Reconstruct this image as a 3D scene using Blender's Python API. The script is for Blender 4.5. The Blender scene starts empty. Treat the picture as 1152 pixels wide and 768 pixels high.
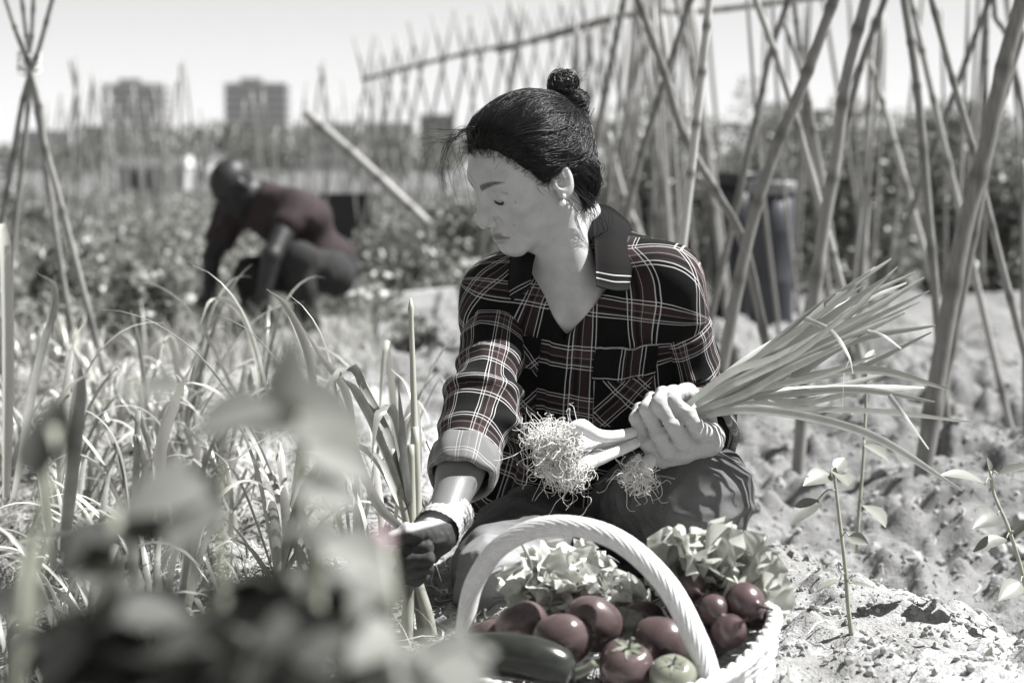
import bpy, math, random
import numpy as np

random.seed(7)
RNG = np.random.default_rng(11)
SC = bpy.context.scene
COL = SC.collection
F, CX, CY, HC = 2240.0, 576.0, 384.0, 0.80
PITCH = math.atan(194 / 2240)
FW = np.array([0, math.cos(PITCH), -math.sin(PITCH)])
UPV = np.array([0, math.sin(PITCH), math.cos(PITCH)])
CAM = np.array([0, 0, HC])


def U(px, py, D):
    """world point seen at photo pixel (px,py) standing D metres in front (world y)"""
    d = FW + (px - CX) / F * np.array([1.0, 0, 0]) + (CY - py) / F * UPV
    return CAM + d * (D / d[1])


def unit(v):
    v = np.asarray(v, float)
    return v / (np.linalg.norm(v, axis=-1, keepdims=True) + 1e-12)


# ---------------------------------------------------------------- noise
def _h(i, j, k, s):
    n = (i * 374761393 + j * 668265263 + k * 2147483647 + s * 974634777) & 0xFFFFFFFF
    n = ((n ^ (n >> 13)) * 1274126177) & 0xFFFFFFFF
    n = n ^ (n >> 16)
    return (n & 0xFFFF) / 65535.0


def noise(P, s=0):
    P = np.asarray(P, float)
    I = np.floor(P).astype(np.int64)
    f = P - I
    f = f * f * (3 - 2 * f)
    r = 0
    for a in (0, 1):
        for b in (0, 1):
            for c in (0, 1):
                w = (f[:, 0] if a else 1 - f[:, 0]) * (f[:, 1] if b else 1 - f[:, 1]) * (f[:, 2] if c else 1 - f[:, 2])
                r = r + w * _h(I[:, 0] + a, I[:, 1] + b, I[:, 2] + c, s)
    return r * 2 - 1


def fbm(P, s=0, o=3):
    r, a = 0, 1.0
    for k in range(o):
        r = r + a * noise(P * 2 ** k, s + k)
        a *= .5
    return r


def ridge(P, s=0):
    return 1 - np.abs(noise(P, s)) * 2


# ---------------------------------------------------------------- signed distance toolkit
def smin(a, b, k):
    h = np.clip(.5 + .5 * (b - a) / k, 0, 1)
    return b + (a - b) * h - k * h * (1 - h)


def smax(a, b, k):
    return -smin(-a, -b, k)


def ell(P, c, r, M=None):
    q = P - np.asarray(c)
    if M is not None:
        q = q @ M            # columns of M are the local axes
    r = np.asarray(r, float)
    k0 = np.sqrt(((q / r) ** 2).sum(1))
    k1 = np.sqrt(((q / r ** 2) ** 2).sum(1)) + 1e-9
    return k0 * (k0 - 1) / k1


def cap(P, a, b, ra, rb=None):
    rb = ra if rb is None else rb
    a = np.asarray(a, float); b = np.asarray(b, float)
    ab = b - a
    t = np.clip(((P - a) @ ab) / (ab @ ab + 1e-12), 0, 1)
    return np.linalg.norm(P - a - t[:, None] * ab, axis=1) - (ra + (rb - ra) * t)


def chain(P, pts, rs, k=.01):
    d = None
    for i in range(len(pts) - 1):
        e = cap(P, pts[i], pts[i + 1], rs[i], rs[i + 1])
        d = e if d is None else smin(d, e, k)
    return d


def polyt(P, pts):
    """closest param along polyline: returns (segment-length coordinate, distance, direction, closest)"""
    pts = [np.asarray(p, float) for p in pts]
    best = np.full(len(P), 1e9); S = np.zeros(len(P)); Dr = np.zeros((len(P), 3)); C = np.zeros((len(P), 3))
    s0 = 0
    for a, b in zip(pts[:-1], pts[1:]):
        ab = b - a; L = np.linalg.norm(ab)
        t = np.clip(((P - a) @ ab) / (L * L), 0, 1)
        c = a + t[:, None] * ab
        d = np.linalg.norm(P - c, axis=1)
        m = d < best
        best[m] = d[m]; S[m] = s0 + t[m] * L; Dr[m] = ab / L; C[m] = c[m]
        s0 += L
    return S, best, Dr, C


def mesh_sdf(f, lo, hi, h, B=6):
    """sparse surface nets of f on a grid of step h"""
    lo = np.asarray(lo, float); hi = np.asarray(hi, float)
    nb = np.ceil((hi - lo) / (h * B)).astype(int) + 1
    n = nb * B
    ax = [lo[i] + (np.arange(nb[i]) * B + (B - 1) / 2) * h for i in range(3)]
    G = np.stack(np.meshgrid(*ax, indexing='ij'), -1).reshape(-1, 3)
    dc = np.concatenate([f(G[i:i + 400000]) for i in range(0, len(G), 400000)])
    act = (np.abs(dc) < h * B * 1.35).reshape(nb)
    sg = (dc < 0).reshape(nb); ext = act.copy()
    for a in range(3):
        s0 = [slice(None)] * 3; s1 = [slice(None)] * 3; s0[a] = slice(0, -1); s1[a] = slice(1, None); s0, s1 = tuple(s0), tuple(s1)
        ext[s0] |= act[s1]; ext[s1] |= act[s0]
        m = sg[s0] != sg[s1]; ext[s0] |= m; ext[s1] |= m
    act = ext.ravel()
    V = np.repeat(np.repeat(np.repeat(dc.reshape(nb).astype(np.float32), B, 0), B, 1), B, 2)
    idx = np.argwhere(act.reshape(nb))
    o = np.stack(np.meshgrid(np.arange(B), np.arange(B), np.arange(B), indexing='ij'), -1).reshape(-1, 3)
    for i in range(0, len(idx), 1500):
        C = (idx[i:i + 1500, None, :] * B + o[None]).reshape(-1, 3)
        V[C[:, 0], C[:, 1], C[:, 2]] = f(lo + C * h)
    S = V < 0
    c = np.zeros(tuple(n - 1), np.uint8)
    corners = [(a, b, d) for a in (0, 1) for b in (0, 1) for d in (0, 1)]
    sl = lambda a, m: slice(a, m - 1 + a)
    for (a, b, d) in corners:
        c += S[sl(a, n[0]), sl(b, n[1]), sl(d, n[2])]
    cells = np.argwhere((c > 0) & (c < 8))
    pos = np.zeros((len(cells), 3)); cnt = np.zeros(len(cells))
    val = {q: V[cells[:, 0] + q[0], cells[:, 1] + q[1], cells[:, 2] + q[2]].astype(float) for q in corners}
    for q in corners:
        for a in range(3):
            if q[a] == 0:
                r = list(q); r[a] = 1; r = tuple(r)
                v0, v1 = val[q], val[r]
                m = (v0 < 0) != (v1 < 0)
                t = v0[m] / (v0[m] - v1[m])
                e = np.tile(np.array(q, float), (m.sum(), 1)); e[:, a] = t
                pos[m] += e; cnt[m] += 1
    verts = lo + (cells + pos / cnt[:, None]) * h
    lut = np.full(tuple(n - 1), -1, np.int32)
    lut[cells[:, 0], cells[:, 1], cells[:, 2]] = np.arange(len(cells))
    quads = []
    for a in range(3):
        b, d = (a + 1) % 3, (a + 2) % 3
        s0 = [slice(1, n[i] - 1) for i in range(3)]; s1 = list(s0)
        s0[a] = slice(0, n[a] - 1); s1[a] = slice(1, n[a])
        x0, x1 = S[tuple(s0)], S[tuple(s1)]
        for (m, flip) in ((x0 & ~x1, False), (~x0 & x1, True)):
            e = np.argwhere(m)
            off = np.ones(3, int); off[a] = 0
            e = e + off
            db = np.zeros(3, int); db[b] = 1
            dd = np.zeros(3, int); dd[d] = 1
            g = lambda q: lut[q[:, 0], q[:, 1], q[:, 2]]
            Q = np.stack([g(e - db - dd), g(e - dd), g(e), g(e - db)], 1)
            quads.append(Q[:, ::-1] if flip else Q)
    Q = np.concatenate(quads)
    return verts, Q[(Q >= 0).all(1)]


def grad(f, P, e=.0015):
    g = np.stack([f(P + np.eye(3)[i] * e) - f(P - np.eye(3)[i] * e) for i in range(3)], 1)
    return unit(g)


# ---------------------------------------------------------------- meshes
def obj(name, verts, faces, material=None, parent=None, smooth=True, attrs=None):
    """verts (n,3); faces: array (m,k) or list of arrays"""
    verts = np.asarray(verts, float)
    fl = faces if isinstance(faces, list) else [faces]
    fl = [np.asarray(q, np.int32) for q in fl if len(q)]
    me = bpy.data.meshes.new(name)
    me.vertices.add(len(verts)); me.vertices.foreach_set('co', verts.ravel())
    lv = np.concatenate([q.ravel() for q in fl])
    tot = np.concatenate([np.full(len(q), q.shape[1], np.int32) for q in fl])
    st = np.concatenate([[0], np.cumsum(tot)[:-1]]).astype(np.int32)
    me.loops.add(len(lv)); me.loops.foreach_set('vertex_index', lv)
    me.polygons.add(len(tot)); me.polygons.foreach_set('loop_start', st)
    me.polygons.foreach_set('use_smooth', np.full(len(tot), smooth))
    me.update(calc_edges=True)
    for k, a in (attrs or {}).items():
        a = np.asarray(a, np.float32)
        if a.ndim == 1:
            A = me.attributes.new(k, 'FLOAT', 'POINT'); A.data.foreach_set('value', a)
        elif a.shape[1] == 3:
            A = me.attributes.new(k, 'FLOAT_VECTOR', 'POINT'); A.data.foreach_set('vector', a.ravel())
    o = bpy.data.objects.new(name, me)
    COL.objects.link(o)
    if material:
        for m_ in (material if isinstance(material, list) else [material]):
            me.materials.append(m_)
    if parent is not None:
        o.parent = parent
        bpy.context.view_layer.update() if False else None
        o.matrix_parent_inverse = PARINV.get(parent.name, o.matrix_parent_inverse)
    return o


from mathutils import Matrix, Vector
PARINV = {}


def tag(o, label=None, cat=None, group=None, kind=None):
    if label: o['label'] = label
    if cat: o['category'] = cat
    if group: o['group'] = group
    if kind: o['kind'] = kind
    return o


def thing(name, label, cat, loc=(0, 0, 0), group=None):
    o = bpy.data.objects.new(name, None)
    o.empty_display_size = .1
    o.location = loc
    COL.objects.link(o)
    PARINV[o.name] = Matrix.Translation(-Vector(loc))
    return tag(o, label, cat, group)


class MB:
    """collects pieces into one mesh"""
    def __init__(s):
        s.v = []; s.f = {}; s.n = 0; s.a = {}

    def add(s, v, f, **attrs):
        v = np.asarray(v, float)
        for q in (f if isinstance(f, list) else [f]):
            q = np.asarray(q, np.int64)
            if len(q): s.f.setdefault(q.shape[1], []).append(q + s.n)
        s.v.append(v); s.n += len(v)
        for k, x in attrs.items():
            s.a.setdefault(k, []).append(np.broadcast_to(np.asarray(x, float), (len(v),)) if np.ndim(x) < 2 else x)
        return s

    def build(s, name, material, parent=None, smooth=True):
        return obj(name, np.concatenate(s.v), [np.concatenate(q) for q in s.f.values()], material, parent, smooth,
                   {k: np.concatenate(x) for k, x in s.a.items()})


def frames(P):
    """P (m,n,3): tangents, normals, binormals by projecting a fixed-ish reference"""
    T = np.gradient(P, axis=1); T = unit(T)
    mean = unit(P[:, -1] - P[:, 0])
    ref = np.where(np.abs(mean[:, 2:3]) < .85, np.array([[0, 0, 1.0]]), np.array([[1.0, 0, 0]]))
    N = unit(np.cross(T, ref[:, None, :] + T * 0))
    Bn = np.cross(T, N)
    return T, N, Bn


def tubes(P, R, k=5, caps=True):
    """P (m,n,3) centre lines, R (m,n) or (n,) radii -> verts, [quads, tris]"""
    P = np.asarray(P, float)
    if P.ndim == 2: P = P[None]
    m, n, _ = P.shape
    R = np.broadcast_to(np.asarray(R, float), (m, n))
    T, N, Bn = frames(P)
    an = np.arange(k) * 2 * np.pi / k
    V = P[:, :, None, :] + R[:, :, None, None] * (np.cos(an)[None, None, :, None] * N[:, :, None] + np.sin(an)[None, None, :, None] * Bn[:, :, None])
    V = V.reshape(-1, 3)
    base = (np.arange(m) * n * k)[:, None, None]
    i = np.arange(n - 1)[None, :, None] * k; j = np.arange(k)[None, None, :]; j2 = (j + 1) % k
    q = np.stack([base + i + j, base + i + j2, base + i + k + j2, base + i + k + j], -1).reshape(-1, 4)
    fs = [q]
    if caps and k >= 3:
        b = (np.arange(m) * n * k)[:, None]
        fs.append((b + np.arange(k)[None, ::-1]).reshape(-1, k))
        fs.append((b + (n - 1) * k + np.arange(k)[None]).reshape(-1, k))
    return V, fs


def ribbons(P, W, side, fold=.25):
    """leaf blades: P (m,n,3) midribs, W (m,n) half widths, side (m,3) or (m,n,3) width direction; V-folded"""
    P = np.asarray(P, float)
    if P.ndim == 2: P = P[None]
    m, n, _ = P.shape
    W = np.broadcast_to(np.asarray(W, float), (m, n))
    side = np.asarray(side, float)
    if side.ndim == 1: side = side[None]
    if side.ndim == 2: side = np.repeat(side[:, None], n, 1)
    T = unit(np.gradient(P, axis=1))
    S = unit(side - (side * T).sum(-1, keepdims=True) * T)
    Nn = np.cross(S, T)
    L = P - S * W[..., None] + Nn * (W * fold)[..., None]
    Rr = P + S * W[..., None] + Nn * (W * fold)[..., None]
    V = np.stack([L, P, Rr], 2).reshape(-1, 3)
    base = (np.arange(m) * n * 3)[:, None, None]
    i = np.arange(n - 1)[None, :, None] * 3; j = np.arange(2)[None, None, :]
    q = np.stack([base + i + j, base + i + j + 1, base + i + 3 + j + 1, base + i + 3 + j], -1).reshape(-1, 4)
    return V, q


def catmull(pts, n):
    pts = np.asarray(pts, float)
    P = np.vstack([2 * pts[0] - pts[1], pts, 2 * pts[-1] - pts[-2]])
    t = np.linspace(0, len(pts) - 1, n); i = np.minimum(t.astype(int), len(pts) - 2); f = (t - i)[:, None]
    a, b, c, d = P[i], P[i + 1], P[i + 2], P[i + 3]
    return .5 * (2 * b + (c - a) * f + (2 * a - 5 * b + 4 * c - d) * f ** 2 + (3 * b - a - 3 * c + d) * f ** 3)


def lathe(prof, k=24, axis=None, origin=(0, 0, 0), M=None):
    """prof (n,2): radius,height -> verts, quads (M: 3x3 columns)"""
    prof = np.asarray(prof, float)
    n = len(prof); an = np.arange(k) * 2 * np.pi / k
    V = np.stack([prof[:, None, 0] * np.cos(an), prof[:, None, 0] * np.sin(an), np.repeat(prof[:, 1:2], k, 1)], -1).reshape(-1, 3)
    i = np.arange(n - 1)[:, None] * k; j = np.arange(k)[None]; j2 = (j + 1) % k
    q = np.stack([i + j, i + j2, i + k + j2, i + k + j], -1).reshape(-1, 4)
    if M is not None: V = V @ np.asarray(M).T
    return V + np.asarray(origin), q


def box(c, s, M=None):
    v = np.array([(x, y, z) for x in (-1, 1) for y in (-1, 1) for z in (-1, 1)], float) * np.asarray(s) / 2
    if M is not None: v = v @ np.asarray(M).T
    f = np.array([(0, 1, 3, 2), (4, 6, 7, 5), (0, 4, 5, 1), (2, 3, 7, 6), (0, 2, 6, 4), (1, 5, 7, 3)])
    return v + np.asarray(c), f


def frame_from(z, x=(1, 0, 0)):
    z = unit(z); x = np.asarray(x, float); x = unit(x - z * (x @ z)); y = np.cross(z, x)
    return np.stack([x, y, z], 1)


# ---------------------------------------------------------------- materials
class NT:
    def __init__(s, name):
        s.m = bpy.data.materials.new(name); s.m.use_nodes = True
        s.t = s.m.node_tree; s.b = s.t.nodes['Principled BSDF']

    def n(s, typ, **kw):
        x = s.t.nodes.new(typ)
        for k, v in kw.items():
            if k.startswith('i_'): x.inputs[k[2:].replace('_', ' ')].default_value = v
            else: setattr(x, k, v)
        return x

    def l(s, a, b): s.t.links.new(a, b)

    def math(s, op, a, b=None, c=None, clamp=False):
        x = s.n('ShaderNodeMath', operation=op, use_clamp=clamp)
        for i, v in enumerate((a, b, c)):
            if v is None: continue
            if hasattr(v, 'links'): s.l(v, x.inputs[i])
            else: x.inputs[i].default_value = v
        return x.outputs[0]

    def coord(s, kind='Object'):
        return s.n('ShaderNodeTexCoord').outputs[kind]

    def noise(s, scale, detail=3, vec=None, rough=.55, dist=0.0):
        x = s.n('ShaderNodeTexNoise')
        x.inputs['Scale'].default_value = scale; x.inputs['Detail'].default_value = detail
        x.inputs['Roughness'].default_value = rough; x.inputs['Distortion'].default_value = dist
        if vec is not None: s.l(vec, x.inputs['Vector'])
        else: s.l(s.coord(), x.inputs['Vector'])
        return x.outputs['Fac']

    def ramp(s, fac, stops, interp='LINEAR'):
        x = s.n('ShaderNodeValToRGB'); e = x.color_ramp.elements
        x.color_ramp.interpolation = interp
        while len(e) < len(stops): e.new(.5)
        for el, (p, c) in zip(e, stops):
            el.position = p; el.color = (*c3(c), 1)
        s.l(fac, x.inputs[0]); return x.outputs[0]

    def mix(s, fac, a, b, blend='MIX'):
        x = s.n('ShaderNodeMix', data_type='RGBA', blend_type=blend)
        for inp, v in ((x.inputs[0], fac), (x.inputs[6], a), (x.inputs[7], b)):
            if hasattr(v, 'links'): s.l(v, inp)
            elif inp.type == 'VALUE': inp.default_value = v
            else: inp.default_value = (*c3(v), 1)
        return x.outputs[2]

    def attr(s, name):
        return s.n('ShaderNodeAttribute', attribute_name=name)

    def bump(s, fac, strength=.3, dist=.002):
        x = s.n('ShaderNodeBump'); x.inputs['Strength'].default_value = strength; x.inputs['Distance'].default_value = dist
        s.l(fac, x.inputs['Height']); s.l(x.outputs[0], s.b.inputs['Normal'])

    def color(s, c): s.l(c, s.b.inputs['Base Color']); return s


def c3(c):
    return (c, c, c) if np.isscalar(c) else tuple(c)


def simple(name, a, b=None, scale=40, rough=.6, bump=0, spec=.5, detail=3, dist=.002, transl=0, vary=None):
    """principled with a noise between two real colours, optional bump; optional leaf translucency"""
    t = NT(name)
    b = a if b is None else b
    fac = t.noise(scale, detail)
    fac2 = t.ramp(fac, [(.3, a), (.7, b)])
    if vary:                       # per-piece attribute 'tone' scales the colour between two values
        at = t.attr('tone').outputs['Fac']
        fac2 = t.mix(at, fac2, vary)
    t.color(fac2)
    t.b.inputs['Roughness'].default_value = rough
    t.b.inputs['Specular IOR Level'].default_value = spec
    if bump: t.bump(fac, bump, dist)
    if transl:
        tr = t.n('ShaderNodeBsdfTranslucent'); t.l(fac2, tr.inputs[0])
        mx = t.n('ShaderNodeMixShader'); mx.inputs[0].default_value = transl
        out = t.t.nodes['Material Output']
        t.l(t.b.outputs[0], mx.inputs[1]); t.l(tr.outputs[0], mx.inputs[2]); t.l(mx.outputs[0], out.inputs[0])
    return t.m
# ---------------------------------------------------------------- the woman
HS = 0.916
HY, HP, HR_ = math.radians(58.64), math.radians(26.6), math.radians(-6.9)


def head_rot(y, p, r):
    cy, sy, cp, sp, cr, sr = math.cos(y), math.sin(y), math.cos(p), math.sin(p), math.cos(r), math.sin(r)
    f = np.array([-sy, -cy, 0]); l = np.array([cy, -sy, 0]); u = np.array([0, 0, 1.0])
    f2 = f * cp - u * sp; u2 = u * cp + f * sp
    return np.stack([l * cr + u2 * sr, f2, u2 * cr - l * sr], 1)


HM = head_rot(HY, HP, HR_)
HO = np.array([0.0224, 2.85, 0.7937])


def hw(q):                      # head space (x left, y forward, z up) -> world
    return (np.asarray(q, float) * HS) @ HM.T + HO


def wh(P):
    return ((P - HO) @ HM) / HS


def head_sdf(q):
    """head in head space"""
    ax = np.abs(q[:, 0])
    s = np.stack([ax, q[:, 1], q[:, 2]], 1)          # mirrored
    d = ell(q, (0, -.014, .029), (.0735, .094, .077))
    d = smin(d, ell(q, (0, .020, .016), (.064, .066, .067)), .03)      # forehead
    d = smin(d, ell(q, (0, .022, -.034), (.053, .060, .066)), .03)     # mid face
    d = smin(d, cap(s, (.050, -.002, -.052), (.016, .066, -.091), .015, .0135), .028)   # jaw line
    d = smin(d, ell(q, (0, .071, -.0935), (.017, .0135, .0125)), .018)      # chin
    d = smin(d, ell(s, (.043, .053, -.016), (.022, .021, .019)), .018)     # cheek bone
    d = smin(d, ell(s, (.033, .050, -.047), (.019, .019, .019)), .018)     # cheek
    d = smin(d, cap(s, (.012, .081, .024), (.042, .066, .027), .008, .008), .016)    # brow
    d = smin(d, ell(q, (0, .072, -.062), (.025, .017, .021)), .018)    # muzzle
    # eye sockets
    d = smax(d, -ell(s, (.030, .091, .006), (.020, .0135, .0115)), .012)
    # eye balls with lowered lids
    d = smin(d, ell(s, (.0315, .0665, .003), (.0145, .0135, .0125)), .004)
    # crease above the lid, slit under it
    t = np.clip((s[:, 0] - .018) / .027, 0, 1)
    arc = np.stack([.018 + .027 * t, .0815 - .011 * t ** 2 - .002 * (1 - t), .0105 + .005 * np.sin(np.pi * t) - .003 * t], 1)
    d = smax(d, -(np.linalg.norm(s - arc, axis=1) - .0010), .004)
    arc = np.stack([.0185 + .026 * t, .0815 - .0115 * t ** 2, -.0020 - .0048 * np.sin(np.pi * t) + .001 * t], 1)
    d = smax(d, -(np.linalg.norm(s - arc, axis=1) - .0012), .0025)
    # nose
    n = chain(q, [(0, .083, .020), (0, .0925, .0), (0, .1035, -.022), (0, .1075, -.030)], [.0060, .0064, .0066, .0070], .006)
    n = smin(n, ell(s, (.0118, .0930, -.0375), (.0074, .0100, .0072)), .0035)
    n = smin(n, ell(q, (0, .1025, -.0385), (.0055, .008, .0055)), .005)
    n = smin(n, cap(s, (.004, .080, .01), (.0125, .085, -.032), .007, .007), .010)
    n = smin(n, cap(q, (0, .083, .008), (0, .0935, -.030), .0085, .0105), .008)
    d = smin(d, n, .011)
    d = smax(d, -ell(s, (.0060, .0985, -.0468), (.0028, .0040, .0024)), .004)
    d = smax(d, -cap(s, (.019, .088, -.040), (.029, .081, -.060), .0012, .0012), .010)  # nasolabial
    d = smax(d, -chain(s, [(.0145, .0900, -.0285), (.0188, .0878, -.0335), (.0192, .0870, -.0410)], [.0009, .0012, .0010]), .0040)
    # lips
    tl = np.clip(q[:, 0] / .0235, -1, 1); a = np.abs(tl)
    up = np.stack([tl * .0235, .0915 - .0105 * a ** 1.8, -.0605 - .0025 * a + .0012 * np.cos(tl * 6.3)], 1)
    d = smin(d, np.linalg.norm((q - up) * np.array([1, 1, .92]), axis=1) - (.0050 - .0030 * a), .004)
    lo_ = np.stack([tl * .021, .0905 - .0115 * a ** 1.8, -.0720 + .0042 * a ** 2], 1)
    d = smin(d, np.linalg.norm(q - lo_, axis=1) - (.0058 - .0030 * a), .004)
    ml = np.stack([tl * .0245, .0960 - .0125 * a ** 1.8, -.0662 - .0006 * np.cos(tl * 6.3) - .0012 * a], 1)
    d = smax(d, -(np.linalg.norm(q - ml, axis=1) - .0011), .0028)
    d = smax(d, -ell(q, (0, .098, -.0835), (.014, .0105, .006)), .010)
    d = smax(d, -cap(q, (0, .099, -.048), (0, .0985, -.056), .0022, .0022), .004)      # philtrum
    # ears
    EA = frame_from((.93, .16, .10), (0, 0, 1))      # local z out of the ear plane, x up
    ea = ell(s, (.0765, -.010, -.004), (.031, .0175, .0065), EA)
    e2 = ell(s, (.0745, -.004, -.027), (.012, .009, .0055), EA)
    ea = smin(ea, e2, .006)
    ea = smax(ea, -ell(s, (.0825, -.0075, .001), (.021, .0105, .0055), EA), .004)
    ea = smin(ea, ell(s, (.0765, -.0125, .000), (.018, .0030, .0045), EA), .003)
    ea = smax(ea, -ell(s, (.0815, -.0030, -.009), (.0085, .007, .0060), EA), .003)
    ea = smin(ea, ell(s, (.0745, .0055, -.010), (.006, .004, .004), EA), .003)
    d = smin(d, ea, .005)
    return d


def neck_ends():
    return hw((0, -.028, -.045)), NB


NB = U(655, 272, 2.960)                      # base of the neck
SHL = U(748, 320, 2.87); SHR = U(562, 335, 2.955)     # her left / right shoulder joints
PEL = U(640, 590, 3.12)
TU = unit((SHL + SHR) / 2 + np.array([0, 0, .03]) - PEL)
TL = unit(SHL - SHR); TL = unit(TL - TU * (TL @ TU)); TF = np.cross(TU, TL) * 1.0
if TF[1] > 0: TF = -TF
TM = np.stack([TL, TF, TU], 1)
MS = (SHL + SHR) / 2


def tp(l, f, u):               # torso point relative to the middle of the shoulders
    return MS + TL * l + TF * f + TU * u


ELL_ = U(782, 462, 2.97); WRL = U(796, 492, 2.755)
ELR = U(541, 462, 2.77); WRR = U(500, 583, 2.60)
HIL = U(690, 580, 3.10); KNL = U(783, 566, 2.74); ANL = U(770, 760, 2.92)
HIR = U(612, 592, 3.10); KNR = U(566, 664, 2.70); ANR = U(610, 735, 3.10)


def neck_sdf(P):
    a = hw((0, -.022, -.040))
    d = cap(P, a, NB + TU * .0, .047, .052)
    d = smin(d, cap(P, hw((0, .000, -.055)), tp(0, .022, .005), .040, .044), .02)
    # sternomastoids and collar bones
    for s in (-1, 1):
        d = smin(d, cap(P, hw((s * .040, -.02, -.05)), tp(s * .02, .055, -.005), .009, .008), .045)
        d = smin(d, cap(P, NB - TU * .02, (SHL if s > 0 else SHR) - TU * .010, .036, .026), .05)
        d = smin(d, cap(P, tp(s * .02, .060, -.012), tp(s * .10, .01, .018), .009, .006), .02)
    d = smax(d, -ell(P, tp(0, .088, .004), (.010, .012, .012), TM), .02)
    return d


def torso_body(P):
    d = ell(P, tp(0, -.005, -.12), (.135, .088, .16), TM)
    for s in (-1, 1):
        d = smin(d, ell(P, tp(s * .062, .060, -.155), (.060, .050, .060), TM), .04)
    d = smin(d, ell(P, PEL + TU * .15, (.115, .085, .15), TM), .06)
    d = smin(d, ell(P, PEL + TU * .01, (.14, .10, .09), TM), .06)
    return d


def body_sdf(P):
    d = head_sdf(wh(P)) * HS
    d = smin(d, neck_sdf(P), .016)
    b = torso_body(P)
    b = smin(b, chain(P, [SHL, ELL_, WRL], [.045, .034, .025]), .04)
    b = smin(b, chain(P, [SHR, ELR, WRR], [.045, .035, .0245]), .04)
    b = smin(b, cap(P, ELR * .75 + WRR * .25, ELR * .4 + WRR * .6, .036, .028), .02)
    b = smin(b, chain(P, [HIL, KNL, ANL], [.06, .045, .03]), .04)
    b = smin(b, chain(P, [HIR, KNR, ANR], [.06, .045, .03]), .04)
    d = smin(d, b, .03)
    return d


def skin_mat():
    t = NT('skin')
    base = t.mix(t.ramp(t.noise(420, 3), [(.60, 0), (.70, .35)]), t.ramp(t.noise(45, 5), [(.3, .40), (.7, .50)]), .34)
    c = t.mix(t.attr('tan').outputs['Fac'], base, (.17, .17, .17))  # limbs take a darker skin tone than head and neck
    c = t.mix(t.attr('lip').outputs['Fac'], c, (.18, .165, .163))
    c = t.mix(t.attr('brow').outputs['Fac'], c, .035)
    t.color(c)
    t.b.inputs['Roughness'].default_value = .44; t.b.inputs['Specular IOR Level'].default_value = .38
    t.b.inputs['Subsurface Weight'].default_value = .12
    t.b.inputs['Subsurface Radius'].default_value = (.012, .012, .012)
    t.b.inputs['Subsurface Scale'].default_value = .4
    t.bump(t.math('ADD', t.noise(700, 3), t.noise(260, 2)), .3, .0007)
    return t.m


M_SKIN = skin_mat()
woman = thing('person', 'kneeling woman in a checked shirt with a hair bun, holding a bunch of onions', 'person', tuple(U(640, 720, 2.9)))


def build_woman_body():
    # head, neck and chest finely, limbs coarser, in one mesh
    lo = HO - .16; hi = HO + .16; lo[2] -= .24; hi[0] += .1; lo[0] -= .05; hi[1] += .09; lo[1] -= .02
    v1, q1 = mesh_sdf(body_sdf, lo, hi, .0017)
    q = wh(v1)
    ax = np.abs(q[:, 0])
    a = np.clip(np.abs(q[:, 0]) / .0245, 0, 1)
    zu = -.0560 - .0095 * a ** 1.6 - .0012 * np.cos(a * 6.3); zl = -.0785 + .0115 * a ** 1.7
    inside = np.minimum(zu - q[:, 2], q[:, 2] - zl)
    lip = np.clip(inside / .0030 + .4, 0, 1) * (q[:, 1] > .07) * (ax < .0245) * np.where(q[:, 2] > -.0668, .95, .38)
    edge = np.exp(-((q[:, 2] + .0662 + .0012 * a) / .0013) ** 2) * (ax < .0245) * (q[:, 1] > .07)
    # brows: arched band with hairs
    t = np.clip((ax - .010) / .042, 0, 1)
    zc = .0235 + .0065 * np.sin(t * 2.2) - .001
    wd = .0052 * (1 - t ** 2 * .8) + .0004
    br = np.clip((wd * 1.15 - np.abs(q[:, 2] - zc)) / .0030, 0, 1) * ((ax > .010) & (ax < .052)) * (q[:, 1] > .05)
    hairs = .55 + .45 * noise(np.stack([q[:, 0] * 380 + q[:, 2] * 220, q[:, 2] * 90, q[:, 1] * 60], 1), 3)
    br = br * np.clip(.55 + .55 * hairs, 0, .92)
    # moles
    dv = v1 - CAM; dd_ = dv @ FW; px_ = CX + F * dv[:, 0] / dd_; py_ = CY - F * (dv @ UPV) / dd_
    for (mx, my, mr) in ((580, 227.6, 1.1), (578.4, 253.3, 1.0), (566, 243, .6)):
        rr_ = np.hypot(px_ - mx, py_ - my)
        br = np.maximum(br, .55 * np.clip(1.4 - rr_ / mr, 0, 1) * (q[:, 1] > .02) * (q[:, 0] > 0))
    # lash line
    tt = np.clip((ax - .0185) / .026, 0, 1)
    zl2 = -.0020 - .0048 * np.sin(np.pi * tt) + .001 * tt
    ls = np.clip(1.6 - np.abs(q[:, 2] - zl2) / .0019, 0, 1) * ((ax > .018) & (ax < .046)) * (q[:, 1] > .055)
    lo2 = np.minimum.reduce([PEL, WRL, WRR, ANL, ANR, KNR, KNL, ELL_]) - .1; hi2 = np.maximum.reduce([PEL, WRL, SHL, ELL_, HIL, ANL, KNL]) + .1
    hi2[2] = SHL[2] + .02
    v2, q2 = mesh_sdf(lambda P: np.maximum(body_sdf(P) + .0005, (P - tp(0, 0, -.05)) @ TU), lo2, hi2, .005)
    z2 = np.zeros(len(v2))
    o = MB().add(v1, q1, lip=np.maximum(lip, edge * .9), brow=br, tan=np.zeros(len(v1))).add(v2, q2, lip=z2, brow=z2, tan=z2 + 1)
    return o.build('body', M_SKIN, woman)


build_woman_body()

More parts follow.
